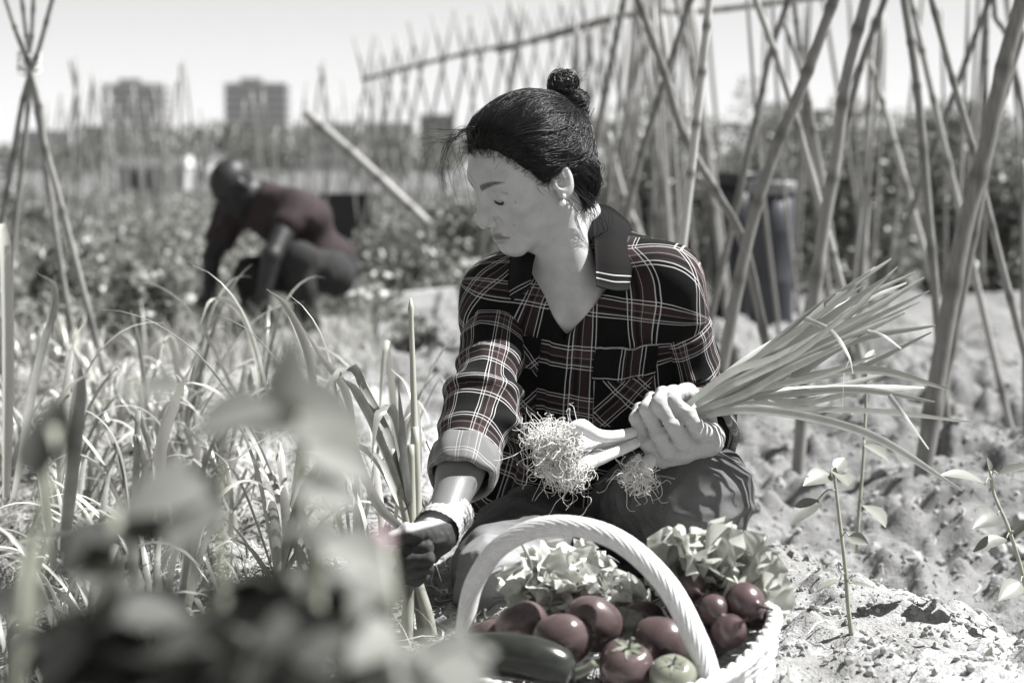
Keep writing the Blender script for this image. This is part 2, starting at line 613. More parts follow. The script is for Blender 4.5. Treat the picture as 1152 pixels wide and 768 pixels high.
# ---- lashes
lm = MB()
for s in (1, -1):
    L = []
    for k in range(44):
        t = k / 43
        b = np.array([s * (.0185 + .026 * t), .0828 - .0115 * t ** 2, -.0026 - .0048 * math.sin(math.pi * t) + .001 * t])
        dr = unit(np.array([s * (.05 + .6 * t), .9 - .3 * t, -.95 + random.uniform(-.2, .2)]))
        ln = .0048 * (.6 + .6 * t)
        L.append([hw(b), hw(b + dr * ln * .5 + np.array([0, 0, -.0003])), hw(b + dr * ln + np.array([0, 0, .0006]))])
    lm.add(*tubes(np.array(L), np.array([.00035, .0003, .0001]), 3))
    tt = np.linspace(0, 1, 16)
    le = np.stack([s * (.0175 + .0285 * tt), .0830 - .0117 * tt ** 2, -.0022 - .0048 * np.sin(np.pi * tt) + .0030 * tt ** 2], 1)
    for _ in range(8): le = le - grad(head_sdf, le, .0004) * head_sdf(le)[:, None] * .8
    lm.add(*tubes(hw(le + grad(head_sdf, le, .0004) * .0003), .0003 + .0007 * np.sin(np.pi * tt ** .8), 6))


def hair_mat():
    t = NT('hair')
    c = t.ramp(t.attr('tone').outputs['Fac'], [(0, .004), (1, .016)])
    t.color(c); t.b.inputs['Roughness'].default_value = .36; t.b.inputs['Specular IOR Level'].default_value = .5
    return t.m


M_HAIR = hair_mat()
M_SCALP = simple('hair_underlayer', .006, .010, 200, .85, spec=.15)
lm.a = {'tone': [np.zeros(lm.n)]}
lm.build('eyelashes', M_HAIR, woman)

# ---- hair: a scalp cap with combed strands running back to the bun
BUN = np.array([.006, -.106, .046]) + (np.array([-.014, 0, -.008]) @ HM) / HS          # head space, where the hair gathers


def hairline(q):
    """>0 where hair grows (head space)"""
    x, y, z = np.abs(q[:, 0]), q[:, 1], q[:, 2]
    front = z - (.074 - .35 * np.maximum(x - .03, 0))                 # forehead line
    temple = (.030 - y) + (z - .015) * .55
    side = np.where(y > -.018, z - .012 - .2 * y, z + .072 + .55 * (y + .045))
    back = np.minimum(.0 - y - .018, z + .075)
    a = np.maximum(front, np.minimum(temple, np.maximum(z - .004, back)))
    return a


def scalp(q):
    d = ell(q, (0, -.016, .030), (.0735, .095, .077))
    d = smin(d, ell(q, (0, .018, .017), (.064, .066, .069)), .03)
    d = smin(d, ell(q, (0, -.055, -.035), (.050, .045, .055)), .03)
    return d


def cap_sdf(q):
    d0 = scalp(q)
    c_ = np.array([0, -.014, .028])
    q_ = q - unit(q - c_) * d0[:, None]
    hl = hairline(q_)
    vol = .008 + .004 * np.clip((q[:, 1] - .02) / .04, 0, 1) * np.clip((q[:, 2] - .07) / .02, 0, 1) + .006 * np.clip(q[:, 2] / .1, 0, 1) - .005 * np.clip(-q[:, 1] / .08, 0, 1) * np.clip(q[:, 2] / .06, 0, 1)
    d = d0 - np.clip(hl / .032, 0, 1) ** .8 * (vol - .0012)
    d = smax(d, -hl * .8, .006)
    d = smax(d, -(d0 + .012), .002)
    # combing grooves toward the bun
    v = q - BUN
    an = np.arctan2(v[:, 0], v[:, 1]); el = np.arctan2(v[:, 2], np.hypot(v[:, 0], v[:, 1]))
    g = noise(np.stack([an * 16, el * 16, an * 0], 1), 5) * .0012 + noise(np.stack([an * 40, el * 40, an * 0], 1), 6) * .0006
    return d + g


def build_hair():
    f = lambda P: cap_sdf(wh(P)) * HS
    v, q = mesh_sdf(f, HO - .135, HO + .135, .0022)
    root = obj('hair', v, q, M_SCALP, woman, True, {'tone': np.full(len(v), .0)})
    # strands
    m = 9000; n = 16
    g = RNG.normal(size=(60000, 3)); g = unit(g) * np.array([.088, .11, .10]) + np.array([0, -.012, .028])
    for _ in range(6):
        d = scalp(g); nr = grad(scalp, g); g = g - nr * d[:, None]
    hl = hairline(g)
    near_edge = (hl > .000) & (hl < .016)
    ok = (hl > 0) & (g[:, 2] > -.07)
    pr = np.where(ok, np.where(near_edge, 6.0, 1.0), 0)
    idx = RNG.choice(len(g), m, p=pr / pr.sum())
    S = g[idx]
    E = BUN + RNG.normal(size=(m, 3)) * np.array([.010, .010, .008])
    t = np.linspace(0, 1, n)[None, :, None]
    Q = S[:, None] * (1 - t) + E[:, None] * t
    # drop: strands sag a little and wave
    wv = np.sin(t[..., 0] * 3.14)
    sag = RNG.normal(size=(m, 1)) * .006
    Q[..., 2] += -wv * (.012 + sag) * (np.abs(S[:, 0:1]) > .03)
    Q = Q.reshape(-1, 3)
    for _ in range(4):
        d = scalp(Q); nr = grad(scalp, Q, .003); Q = Q - nr * d[:, None]
    tv = np.tile(np.linspace(0, 1, n), m)
    lift = np.repeat(np.abs(RNG.normal(size=m)) * .0022, n)
    vol = .0088 + .004 * np.clip((Q[:, 1] - .02) / .04, 0, 1) * np.clip((Q[:, 2] - .07) / .02, 0, 1) + .006 * np.clip(Q[:, 2] / .1, 0, 1) - .005 * np.clip(-Q[:, 1] / .08, 0, 1) * np.clip(Q[:, 2] / .06, 0, 1)
    hlq = np.clip(hairline(Q) / .032, 0.03, 1) ** .8
    loc = (noise(Q * 70, 8) + .6 * noise(Q * 150, 9)) * .0016
    off = hlq * (vol + .0002) + (lift + loc) * np.minimum(1, tv * 6)
    Q = Q + nr * off[:, None]
    Q = Q.reshape(m, n, 3)
    # the last stretch lifts to the bun
    w = np.clip((np.linspace(0, 1, n) - .86) / .14, 0, 1)[None, :, None]
    Q = Q * (1 - w) + (E[:, None] + np.array([0, -.016, .012])) * w
    R = np.full((m, n), .00042) * RNG.uniform(.6, 1.5, (m, 1)); R[:, 0] *= .4
    V, fs = tubes(hw(Q.reshape(-1, 3)).reshape(m, n, 3), R, 3, False)
    tone = np.repeat(RNG.uniform(0, 1, m) ** 2, n * 3)
    MB().add(V, fs, tone=tone).build('hair_strands', M_HAIR, root)
    # baby hairs that soften the hairline
    e = np.where((hl > -.010) & (hl < .004) & (g[:, 2] > -.02) & (g[:, 1] > -.02))[0]; e = RNG.choice(e, min(900, len(e)), False)
    b0 = g[e]; nr0 = grad(scalp, b0); tg = unit(BUN - b0); tg = unit(tg - nr0 * (tg * nr0).sum(1, keepdims=True) + RNG.normal(size=(len(e), 3)) * .28)
    Lh = RNG.uniform(.008, .022, (len(e), 1))
    Pb = np.stack([b0 + nr0 * .0006, b0 + tg * Lh * .5 + nr0 * .0022, b0 + tg * Lh + nr0 * .004], 1)
    V, fs = tubes(hw(Pb.reshape(-1, 3)).reshape(Pb.shape), np.array([.00012, .00024, .0002]), 3, False)
    MB().add(V, fs, tone=np.full(len(V), .2)).build('baby_hair', M_HAIR, root)
    # loose long lock behind the ear down to the nape, and fly-aways
    P = []; Rr = []
    for k in range(700):
        a = np.array([.062 + random.gauss(0, .006), -.030 + random.gauss(0, .014), .03 + random.gauss(0, .012)])
        b = np.array([.067 + random.gauss(0, .005), -.060 + random.gauss(0, .009), -.02])
        c = np.array([.056 + random.gauss(0, .006), -.068 + random.gauss(0, .009), -.050])
        e = np.array([.046 + random.gauss(0, .008), -.058 + random.gauss(0, .010), -.072 + random.gauss(0, .009)])
        P.append(catmull([a, b, c, e], 12)); Rr.append(np.linspace(.0006, .0003, 12))
    for k in range(26):                       # wisps before the ear and on the neck
        a = np.array([.066 + random.gauss(0, .003), .015 + random.gauss(0, .010), .028 + random.gauss(0, .006)])
        b = a + np.array([.006, -.002 + random.gauss(0, .006), -.03])
        c = b + np.array([-.004, -.012 + random.gauss(0, .012), -.035])
        e = c + np.array([-.012, .006 + random.gauss(0, .014), -.030])
        if k < 8: P.append(catmull([a, b, b * .6 + c * .4 + np.array([.002, 0, 0])], 12))
        else:
            sft = np.array([.004, -.055, -.07])
            P.append(catmull([a + sft * .8, b + sft, c + sft + np.array([0, .01, 0]), e + sft], 12))
        Rr.append(np.linspace(.0004, .0002, 12))
    for k in range(13):                       # fringe wisps at the forehead
        x = random.gauss(-.01, .025)
        a = np.array([x - .01, .072 + random.gauss(0, .005), .084 + random.gauss(0, .006)])
        b = a + np.array([random.gauss(0, .008), .020, .004 + random.gauss(0, .008)])
        c = b + np.array([random.gauss(-.004, .012), .016 + random.gauss(0, .012), -.022 + random.gauss(0, .012)])
        e = c + np.array([random.gauss(-.002, .012), -.004 + random.gauss(0, .012), -.034 + random.gauss(0, .014)])
        P.append(catmull([a, b, c, e], 12)); Rr.append(np.linspace(.00034, .00016, 12))
    Dh = hw((0, .08, .085))[1]
    for k in range(22):                       # the lock that curls off the forehead, and hairs blown to the side
        j = lambda v: v + random.gauss(0, 2.6)
        px = [(j(533), j(140)), (j(514), j(150)), (j(501), j(170)), (j(498), j(195)), (j(503), j(216))] if k < 10 else [(j(530), j(146)), (j(506), j(156 + k - 17)), (j(490), j(156 + 1.5 * (k - 17))), (j(474), j(158 + 2.2 * (k - 17)))]
        P.append(catmull([wh(U(a_, b_, Dh + random.gauss(0, .006))) for a_, b_ in px], 12)); Rr.append(np.linspace(.00034, .00014, 12))
    for k in range(130):                      # fly-aways over the crown
        g0 = S[random.randrange(m)]; nn = grad(scalp, g0[None])[0]
        a = g0 + nn * .012; tg = unit(BUN - g0); b = a + nn * random.uniform(0, .004) + tg * .02; c = b + nn * random.uniform(-.004, .005) + tg * .02
        P.append(catmull([a, b, c], 12)); Rr.append(np.linspace(.00036, .00018, 12))
    P = np.array(P); V, fs = tubes(hw(P.reshape(-1, 3)).reshape(P.shape), np.array(Rr), 4, False)
    MB().add(V, fs, tone=np.repeat(RNG.uniform(0, .8, len(P)), 48)).build('loose_hair', M_HAIR, root)
    # bun: a loop of hair lying on a wrapped knot, both made of strands over a small core
    Db = hw(BUN)[1]
    cu = U(634, 96, Db); cl = U(643, 116, Db); cb = U(650, 131, Db)
    def core(P):
        d = smin(ell(P, cu, (.0155, .0115, .0130)), ell(P, cl, (.0170, .0185, .0165)), .006)
        return smin(d, cap(P, cl, cb, .013, .016), .008)
    v, q = mesh_sdf(core, cl - .06, cl + .06, .002)
    bun = obj('bun', v, q, M_HAIR, root, True, {'tone': np.full(len(v), .0)})
    B = []; n = 44
    for k in range(900):
        tt = np.linspace(0, 1, n); ph = random.uniform(0, 6.28); lay = random.random()
        if lay < .42:            # the loop, seen nearly face on
            ax = unit(np.array([.25 + random.gauss(0, .4), -.8, .35 + random.gauss(0, .4)])); c_, R0, r0 = cu, .0125, .0110
        elif lay < .85:          # the wraps under it
            ax = unit(np.array([-.42 + random.gauss(0, .3), random.gauss(-.1, .35), .9])); c_, R0, r0 = cl, .0135, .0125
        else:
            ax = unit(cl - cb + RNG.normal(size=3) * .006); c_, R0, r0 = cb * .6 + cl * .4, .0105, .0085
        Mx = frame_from(ax, (1, .2, 0)); th = ph + tt * random.uniform(2.0, 4.6)
        mi = random.uniform(0, 6.28) + tt * random.uniform(-1.2, 1.2); rm = r0 * random.uniform(.8, 1.12)
        rad = R0 + rm * np.cos(mi) + .0006 * np.sin(th * 3 + ph)
        B.append(c_ + (np.cos(th) * rad)[:, None] * Mx[:, 0] + (np.sin(th) * rad)[:, None] * Mx[:, 1] + (rm * np.sin(mi))[:, None] * Mx[:, 2])
    B = np.array(B); V, fs = tubes(B, np.full(n, .00042), 3, False)
    MB().add(V, fs, tone=np.repeat(RNG.uniform(0, 1, len(B)) ** 2, n * 3)).build('bun_strands', M_HAIR, root)
    P = []
    for k in range(34):          # ends sticking out of the knot
        a = cu * .6 + cl * .4 + RNG.normal(size=3) * .006; dr = unit(np.array([random.gauss(.25, .5), random.gauss(0, .5), 1.0]))
        b = a + dr * .02; c = b + unit(dr + RNG.normal(size=3) * .45) * random.uniform(.008, .026)
        P.append(catmull([a, b, c], 12))
    V, fs = tubes(np.array(P), np.linspace(.0005, .00015, 12), 3, False)
    MB().add(V, fs, tone=np.zeros(len(V))).build('bun_ends', M_HAIR, root)
    return root


hair = build_hair()
# earring: small pearl stud with a second tiny stone
em = simple('pearl', .75, .85, 30, .15, spec=.8)
eb = MB()
for (q, r) in (((.081, .006, -.038), .0050), ((.083, .001, -.0285), .0030)):
    pr = [(r * math.sin(a), -r * math.cos(a)) for a in np.linspace(0.01, math.pi - .01, 10)]
    eb.add(*lathe(pr, 14, origin=hw(q)))
eb.build('earring', em, woman)
# ---------------------------------------------------------------- clothes of the woman
def band(t, x, centre, half, soft):
    """smooth 1 inside |x-centre|<half, x a 0..1 phase socket"""
    a = t.math('ABSOLUTE', t.math('SUBTRACT', x, centre))
    return t.math('SMOOTHSTEP', half + soft, half - soft, a) if False else t.n_map(a, half, soft)


def n_map(t, a, half, soft):
    x = t.n('ShaderNodeMapRange', interpolation_type='SMOOTHSTEP')
    t.l(a, x.inputs[0]); x.inputs[1].default_value = half - soft; x.inputs[2].default_value = half + soft
    x.inputs[3].default_value = 1; x.inputs[4].default_value = 0
    return x.outputs[0]


NT.n_map = n_map


def plaid(name, dark=.008, hw=.0072, one=False, maroon=(.066, .043, .043), white=.70, off=(0, 0), P=.072, inv=False):
    t = NT(name)
    uv = t.attr('weave').outputs['Vector']
    sep = t.n('ShaderNodeSeparateXYZ'); t.l(uv, sep.inputs[0])
    wob = t.noise(14, 2)
    cols = []; whites = []; mars = []
    for i in (0, 1):
        x = t.math('ADD', sep.outputs[i], off[i])
        x = t.math('ADD', x, t.math('MULTIPLY', t.math('SUBTRACT', wob, .5), .004))
        ph = t.math('FRACT', t.math('DIVIDE', x, P))
        w = None
        for c, h in ((.085, hw), (.150, hw), (.455, hw), (.520, hw), (.30, hw * .55))[:2 if one else 5]:
            b = band(t, ph, c, h, hw * .6)
            if c == .30: b = t.math('MULTIPLY', b, .5)
            w = b if w is None else t.math('MAXIMUM', w, b)
        m = band(t, ph, .302, .145, .01)
        m2 = band(t, ph, .235, .03, .008)
        m = t.math('MULTIPLY', m, t.math('SUBTRACT', 1, t.math('MULTIPLY', m2, .8)))
        whites.append(w); mars.append(m)
    mar = t.math('MULTIPLY', t.math('ADD', mars[0], mars[1]), .5)
    c = t.mix(mar, (dark,) * 3, tuple(v * 1.0 for v in maroon))
    wh_ = t.math('MINIMUM', t.math('ADD', t.math('MULTIPLY', whites[0], .80), t.math('MULTIPLY', whites[1], .90)), 1.0)
    c = t.mix(wh_, c, (white,) * 3)
    # weave grain
    tw = t.noise(1500, 1)
    c = t.mix(t.math('MULTIPLY', tw, .25), c, (.0, .0, .0)) if not inv else c
    if inv:
        c = t.mix(.62, c, (.26, .26, .26))
    t.color(c)
    t.b.inputs['Roughness'].default_value = .9; t.b.inputs['Specular IOR Level'].default_value = .12
    t.b.inputs['Sheen Weight'].default_value = .02
    t.bump(t.noise(900, 2), .25, .0008)
    return t.m


M_SHIRT = plaid('checked_flannel')
M_SHIRT_IN = plaid('checked_flannel_inside', inv=True)
M_COLLAR = plaid('checked_flannel_collar', P=.144, hw=.0050, one=True, maroon=(.014, .011, .011))
M_PLAIN = simple('dark_flannel', .010, .016, 800, .85, .2, .2)


def crease(P, a, b, r, depth, k=.012):
    """value that raises cloth along a segment (to be subtracted from the distance)"""
    d = cap(P, a, b, r)
    return depth * np.exp(-np.maximum(d, 0) ** 2 / (2 * k * k))


CR = None


def shirt_torso_raw(P):
    d = torso_body(P)
    d = smin(d, ell(P, tp(0, -.005, -.10), (.150, .098, .155), TM), .03)
    d = smin(d, cap(P, NB - TU * .018, SHL + TU * .012, .046, .036), .05)
    d = smin(d, cap(P, NB - TU * .018, SHR + TU * .012, .046, .036), .05)
    d = smin(d, cap(P, SHL, SHL * .8 + ELL_ * .2, .046, .046), .03)
    d = smin(d, cap(P, SHR, SHR * .8 + ELR * .2, .046, .046), .03)
    d = smin(d, ell(P, PEL + TU * .05 + TF * .03, (.155, .115, .10), TM), .06)
    return d - .008


def tor(P):
    q = P - MS
    return q @ TL, q @ TF, q @ TU


FOLDS = [  # (l,f,u) -> (l,f,u), width, depth : folds of the shirt front
    ((.12, .05, -.08), (.02, .10, -.26), .004, .012), ((-.12, .05, -.10), (-.03, .10, -.27), .004, .012),
    ((.13, .02, -.16), (.05, .10, -.31), .003, .010), ((-.13, .03, -.18), (-.05, .1, -.33), .003, .010),
    ((.03, .11, -.20), (.05, .10, -.38), .003, .007), ((-.05, .11, -.22), (-.06, .10, -.40), .003, .007),
    ((.12, .03, -.26), (.00, .10, -.36), .003, .010), ((-.12, .03, -.28), (0, .10, -.40), .003, .009),
    ((.12, .03, -.33), (-.02, .10, -.42), .003, .010), ((-.08, .10, -.05), (-.03, .11, -.18), .003, .006),
    ((.10, .08, -.03), (.05, .11, -.16), .003, .005), ((.14, .0, -.40), (-.1, .1, -.44), .003, .012),
]
HEM = .400                       # below the shoulders along the torso


def shirt_torso(P):
    d = shirt_torso_raw(P)
    l, f, u = tor(P)
    for a, b, r, dp in FOLDS:
        d = d - crease(P, tp(*a), tp(*b), r, dp * 1.25, .008)
    n = ridge(np.stack([l * 9 + u * 3, f * 6, u * 5.0 - l * 2], 1), 21) * .0085 + noise(np.stack([l * 26, f * 18, u * 12], 1), 22) * .004 + ridge(np.stack([l * 30 + u * 14, f * 22, u * 17 - l * 12], 1), 23) * .0040
    d = d - n * np.clip((-u - .02) / .1, .15, 1)
    # placket strip, raised and slightly gaping
    pl = np.abs(l + .004)
    d = d - .003 * np.clip((.017 - pl) / .003, 0, 1) * (f > 0)
    d = d - .0025 * np.exp(-((pl - .0165) / .0035) ** 2) * (f > 0) * 0
    # neck opening: a wedge from the collar down to a point
    L = np.clip((.055 - u) / .085, 0, 1.2)          # 0 at collar, 1 at the point
    wedge = np.abs(l + .002) - np.where(L < 1, (.064 * np.clip(1 - L, 0, 1)), -.02)
    wedge = np.maximum(wedge, -(f - .005))
    d = smax(d, -wedge * .9, .004)
    d = smax(d, -(cap(P, NB - TU * .03 + TF * .01, NB + TU * .12, .047, .054)), .006)
    # arm holes end the torso piece a little inside the sleeves; the hem is a wavy curve
    hem = -u - (np.where(f < .04, HEM - .07, HEM) + .025 * np.cos(l / .15 * 3.1) - .012 * np.sin(l * 40))
    d = smax(d, hem, .004)
    return d


def weave_torso(P):
    l, f, u = tor(P)
    x = np.where(f > -.03, np.arctan2(l, np.maximum(f, .0) + .085) * .15, np.sign(l) * .2 + l)
    x = x + .25 * np.abs(u + .15) * 0
    # the two fronts are cut apart at the placket, the yoke is cut on its own
    v = np.where(u < -.02, u, -.02 + .085 * np.arctan2(u + .02, f + .01))
    return np.stack([x, v, 0 * x], 1)


def build_shirt():
    a = np.minimum.reduce([SHR, SHL, PEL, tp(-.2, .2, -.5), tp(.2, .2, -.5)]) - .12
    b = np.maximum.reduce([SHR, SHL, PEL, NB]) + .12
    v, q = mesh_sdf(shirt_torso, a, b, .0026)
    root = obj('shirt', v, q, M_SHIRT, woman, True, {'weave': weave_torso(v)})
    return root


shirt = build_shirt()


def sleeve(pts, rs, end, seed, name, folds):
    pts = [np.asarray(p) for p in pts]

    def f(P):
        d = chain(P, pts, rs, .03)
        S, r, Dr, C = polyt(P, pts)
        x = P - C
        ang = np.arctan2(x @ unit(np.cross(pts[-1] - pts[0], [0, 1.0, 0])), x @ unit(np.cross(np.cross(pts[-1] - pts[0], [0, 1.0, 0]), pts[-1] - pts[0])))
        tot = end
        # cloth gathers: spiral folds, tighter round the elbow
        g = np.sin(S * 95 + np.sin(ang * 1.0 + seed) * 2.4 + seed + 2.0 * noise(P * 14, seed)) * .5 + .5
        amp = .0035 + .006 * np.exp(-((S - folds) / .07) ** 2)
        d = d - amp * g ** 2 - noise(P * 22, seed + 3) * .003
        # long drag folds from the shoulder
        d = d - .0045 * np.exp(-((np.sin(ang * 2 + S * 9 + seed)) / .35) ** 2) * np.clip(1 - S / .25, 0, 1)
        d = np.maximum(d, (S - end))
        e = pts[-1] - pts[-2]; e = unit(e)
        return d
    P0 = np.min(pts, 0) - .11; P1 = np.max(pts, 0) + .11
    v, q = mesh_sdf(f, P0, P1, .0026)
    S, r, Dr, C = polyt(v, pts)
    ref = unit(np.cross(pts[-1] - pts[0], [0, 1.0, 0])); r2 = unit(np.cross(ref, pts[-1] - pts[0]))
    x = v - C
    ang = np.arctan2(x @ ref, -(x @ r2))
    w = np.stack([ang * .060 + .013 * seed, S, 0 * S], 1)
    return obj(name, v, q, M_SHIRT, shirt, True, {'weave': w})


def along(pts, s):
    for a, b in zip(pts[:-1], pts[1:]):
        L = np.linalg.norm(b - a)
        if s <= L: return a + (b - a) * s / L
        s -= L
    return pts[-1]


armR = [SHR + TU * .005, ELR, WRR]
lenR = np.linalg.norm(ELR - armR[0])
sleeve([SHR + TU * .004 + TL * .004, ELR, ELR * .35 + WRR * .65], [.0445, .0445, .0425], lenR + .105, 1, 'sleeve', lenR - .01)
armL = [SHL + TU * .006 - TL * .004, ELL_, WRL]
lenL = np.linalg.norm(ELL_ - armL[0])
sleeve([armL[0], ELL_, ELL_ * .15 + WRL * .85], [.049, .050, .040], lenL + .195, 2, 'sleeve', lenL)


def cuff(a, b, r0, r1, seed, mat, thick=.006):
    """rolled cuff: a slightly uneven band of doubled cloth"""
    a = np.asarray(a); b = np.asarray(b)
    ax = unit(b - a); L = np.linalg.norm(b - a)
    M = frame_from(ax, (0, -1, 0))

    def f(P):
        q = (P - a) @ M
        t = np.clip(q[:, 2] / L, 0, 1)
        an = np.arctan2(q[:, 1], q[:, 0])
        R = r0 + (r1 - r0) * t + .0022 * np.sin(an * 3 + seed) + .0015 * np.sin(an * 7 + 2 * seed) + .003 * np.sin(t * 3.1) + .0018 * noise(P * 30, int(seed * 10)) + .0012 * ridge(P * np.array([40, 40, 25]), 7)
        rr = np.hypot(q[:, 0], q[:, 1])
        sk = .006 * np.sin(an * 2 + seed)
        return smax(np.abs(rr - R) - thick, np.abs(q[:, 2] - L / 2 - sk) - L / 2, .006)
    m = (a + b) / 2
    v, q = mesh_sdf(f, m - .10, m + .10, .0022)
    qq = (v - a) @ M
    an = np.arctan2(qq[:, 1], qq[:, 0])
    return obj('cuff', v, q, mat, shirt, True, {'weave': np.stack([an * .05 + .02, qq[:, 2] + .035, 0 * an], 1)})


cd_ = unit(WRR - ELR)
c0 = ELR + cd_ * .083
cuff(c0, c0 + cd_ * .056 + np.array([.004, 0, 0]), .0415, .0400, 1.3, M_SHIRT_IN, .0048)
cl_ = unit(WRL - ELL_)
c1 = ELL_ + cl_ * .168
cuff(c1, c1 + cl_ * .045, .040, .038, 2.2, M_SHIRT_IN)


# ---- collar, pockets, buttons: panels laid on the cloth
def on_shirt(l, u, lift=.002):
    """point on the shirt front at torso (l,u)"""
    P = tp(l, .30, u)[None].copy()
    for _ in range(60):
        P = P - TF[None] * np.maximum(shirt_torso(P), .0004)[:, None] * .8
    return P[0] + TF * lift


def panel(poly, name, mat, parent, thick=.0022, nx=14, ny=14, warp=.0015, woff=(0, 0), rot=0.0, lift=.003):
    """poly: four (l,u) corners -> quilted patch following the shirt front"""
    p = [np.array(q, float) for q in poly]
    G = np.zeros((ny + 1, nx + 1, 3)); W = np.zeros((ny + 1, nx + 1, 3))
    lu = []
    for j in range(ny + 1):
        for i in range(nx + 1):
            s, t = i / nx, j / ny
            lu.append((p[0] * (1 - s) + p[1] * s) * (1 - t) + (p[3] * (1 - s) + p[2] * s) * t)
    lu = np.array(lu)
    P = np.array([tp(a, .20, b) for a, b in lu])
    for _ in range(50):
        P = P - TF[None] * np.clip(shirt_torso_raw(P) - .004, .0, 1)[:, None] * .8
    for _ in range(25):
        P = P - TF[None] * shirt_torso(P)[:, None] * .5
    P = P + TF * lift
    n = np.random.default_rng(3).normal(size=len(P)) * warp * .3
    P = P + TF * n[:, None]
    top = P + TF * thick; m = len(P)
    i = np.arange(ny)[:, None] * (nx + 1); j = np.arange(nx)[None]
    q = np.stack([i + j, i + j + 1, i + nx + 2 + j, i + nx + 1 + j], -1).reshape(-1, 4)
    edge = [(a, a + 1) for a in range(nx)] + [((a) * (nx + 1) + nx, (a + 1) * (nx + 1) + nx) for a in range(ny)] + \
           [(ny * (nx + 1) + a + 1, ny * (nx + 1) + a) for a in range(nx)] + [((a + 1) * (nx + 1), a * (nx + 1)) for a in range(ny)]
    e = np.array([(b, a, a + m, b + m) for a, b in edge])
    cr, sr = math.cos(rot), math.sin(rot)
    w = np.stack([lu[:, 0] * cr - lu[:, 1] * sr + woff[0], lu[:, 0] * sr + lu[:, 1] * cr + woff[1], 0 * lu[:, 0]], 1)
    return obj(name, np.vstack([P, top]), np.vstack([q[:, ::-1], q + m, e]), mat, parent, True, {'weave': np.vstack([w, w])})


def button(l, u, parent, lift=.005):
    p = on_shirt(l, u, lift)
    pr = [(0.0001, .0), (.0045, 0), (.0055, .0008), (.0055, .0018), (.0042, .0022), (.0036, .0016), (.0001, .0016)]
    v, q = lathe(pr, 16, origin=p, M=frame_from(TF, TL))
    return obj('button', v, q, M_BTN, parent)


M_BTN = simple('button_plastic', .015, .02, 50, .25)
for s, yoff in ((1, 0), (-1, 0)):
    a, b = (.050, .128) if s > 0 else (-.106, -.036)
    u0 = -.042
    pk = panel([(a, u0 - .02), (b, u0 - .02), (b - .004 * s, u0 - .105), (a + .004 * s, u0 - .105)], 'pocket', M_SHIRT, shirt, .002, rot=.75, woff=(.03, .02), lift=.002)
    panel([(a - .003, u0 + .012), (b + .003, u0 + .012), (b + .003, u0 - .032), (a - .003, u0 - .032)], 'pocket_flap', M_SHIRT, pk, .003, lift=.0075, rot=.75 if s < 0 else 0, woff=(-.006, .036))
    button((a + b) / 2, u0 - .022, pk, .013)
for u in (-.045, -.12, -.20, -.28):
    button(-.004, u, shirt, .006)


def collar_leaf(px, name='collar'):
    """px: list of rows of (px,py,D) points; lofted sheet with thickness"""
    G = np.array([[U(*p) for p in row] for row in px])
    rows = np.array([catmull(r, 12) for r in G])
    G = np.stack([catmull(rows[:, k], 10) for k in range(rows.shape[1])], 1)
    ny, nx = G.shape[:2]
    Nn = unit(np.cross(np.gradient(G, axis=1), np.gradient(G, axis=0)))
    if (Nn[..., 1].mean() > 0): Nn = -Nn
    top = (G + Nn * .0024).reshape(-1, 3); P = (G - Nn * .0008).reshape(-1, 3); m = len(P)
    i = np.arange(ny - 1)[:, None] * nx; j = np.arange(nx - 1)[None]
    q = np.stack([i + j, i + j + 1, i + nx + 1 + j, i + nx + j], -1).reshape(-1, 4)
    edge = [(a, a + 1) for a in range(nx - 1)] + [(a * nx + nx - 1, (a + 1) * nx + nx - 1) for a in range(ny - 1)] + \
           [((ny - 1) * nx + a + 1, (ny - 1) * nx + a) for a in range(nx - 1)] + [((a + 1) * nx, a * nx) for a in range(ny - 1)]
    e = np.array([(b, a, a + m, b + m) for a, b in edge])
    jj, ii = np.meshgrid(np.arange(nx), np.arange(ny))
    w = np.stack([jj.ravel() * .0046 + .085, -ii.ravel() * .0125 + .112, 0.0 * ii.ravel()], 1)
    return obj(name, np.vstack([P, top]), np.vstack([q[:, ::-1], q + m, e]), M_COLLAR, shirt, True, {'weave': np.vstack([w, w])})


# her left collar leaf (towards the sun) and the other, half under the chin
collar_leaf([[(664, 232, 2.925), (684, 233, 2.945), (706, 250, 2.965)],
             [(668, 262, 2.865), (690, 262, 2.872), (713, 268, 2.900)],
             [(670, 296, 2.825), (690, 298, 2.826), (711, 300, 2.840)],
             [(671, 322, 2.805), (691, 327, 2.806), (707, 327, 2.812)]])
collar_leaf([[(606, 276, 2.87), (592, 274, 2.885), (578, 280, 2.915)],
             [(601, 292, 2.845), (588, 292, 2.850), (574, 300, 2.87)],
             [(598, 310, 2.83), (586, 314, 2.832), (573, 322, 2.845)],
             [(597, 324, 2.822), (585, 332, 2.824), (576, 338, 2.828)]])


# collar stand round the back of the neck
an = np.linspace(-2.5, 2.5, 30)
Mn = frame_from(unit(hw((0, -.03, -.02)) - NB), (0, 1, 0))
cs = []
for zz, rr in ((-.012, .053), (.012, .051), (.026, .052), (.022, .057), (-.006, .065), (-.014, .067)):
    cs.append([NB + Mn[:, 0] * rr * math.cos(a) * 1.02 + Mn[:, 1] * rr * math.sin(a) + Mn[:, 2] * (zz - .018 * (1 - math.cos(a)) * .8) for a in an])
cs = np.array(cs)
ii = np.arange(len(cs) - 1)[:, None] * 30; jj = np.arange(29)[None]
obj('collar_stand', cs.reshape(-1, 3), np.stack([ii + jj, ii + jj + 1, ii + 31 + jj, ii + 30 + jj], -1).reshape(-1, 4), M_SHIRT, shirt, True,
    {'weave': np.stack([np.tile(an * .06, len(cs)), np.repeat(np.arange(len(cs)) * .018, 30), np.zeros(30 * len(cs))], 1)})

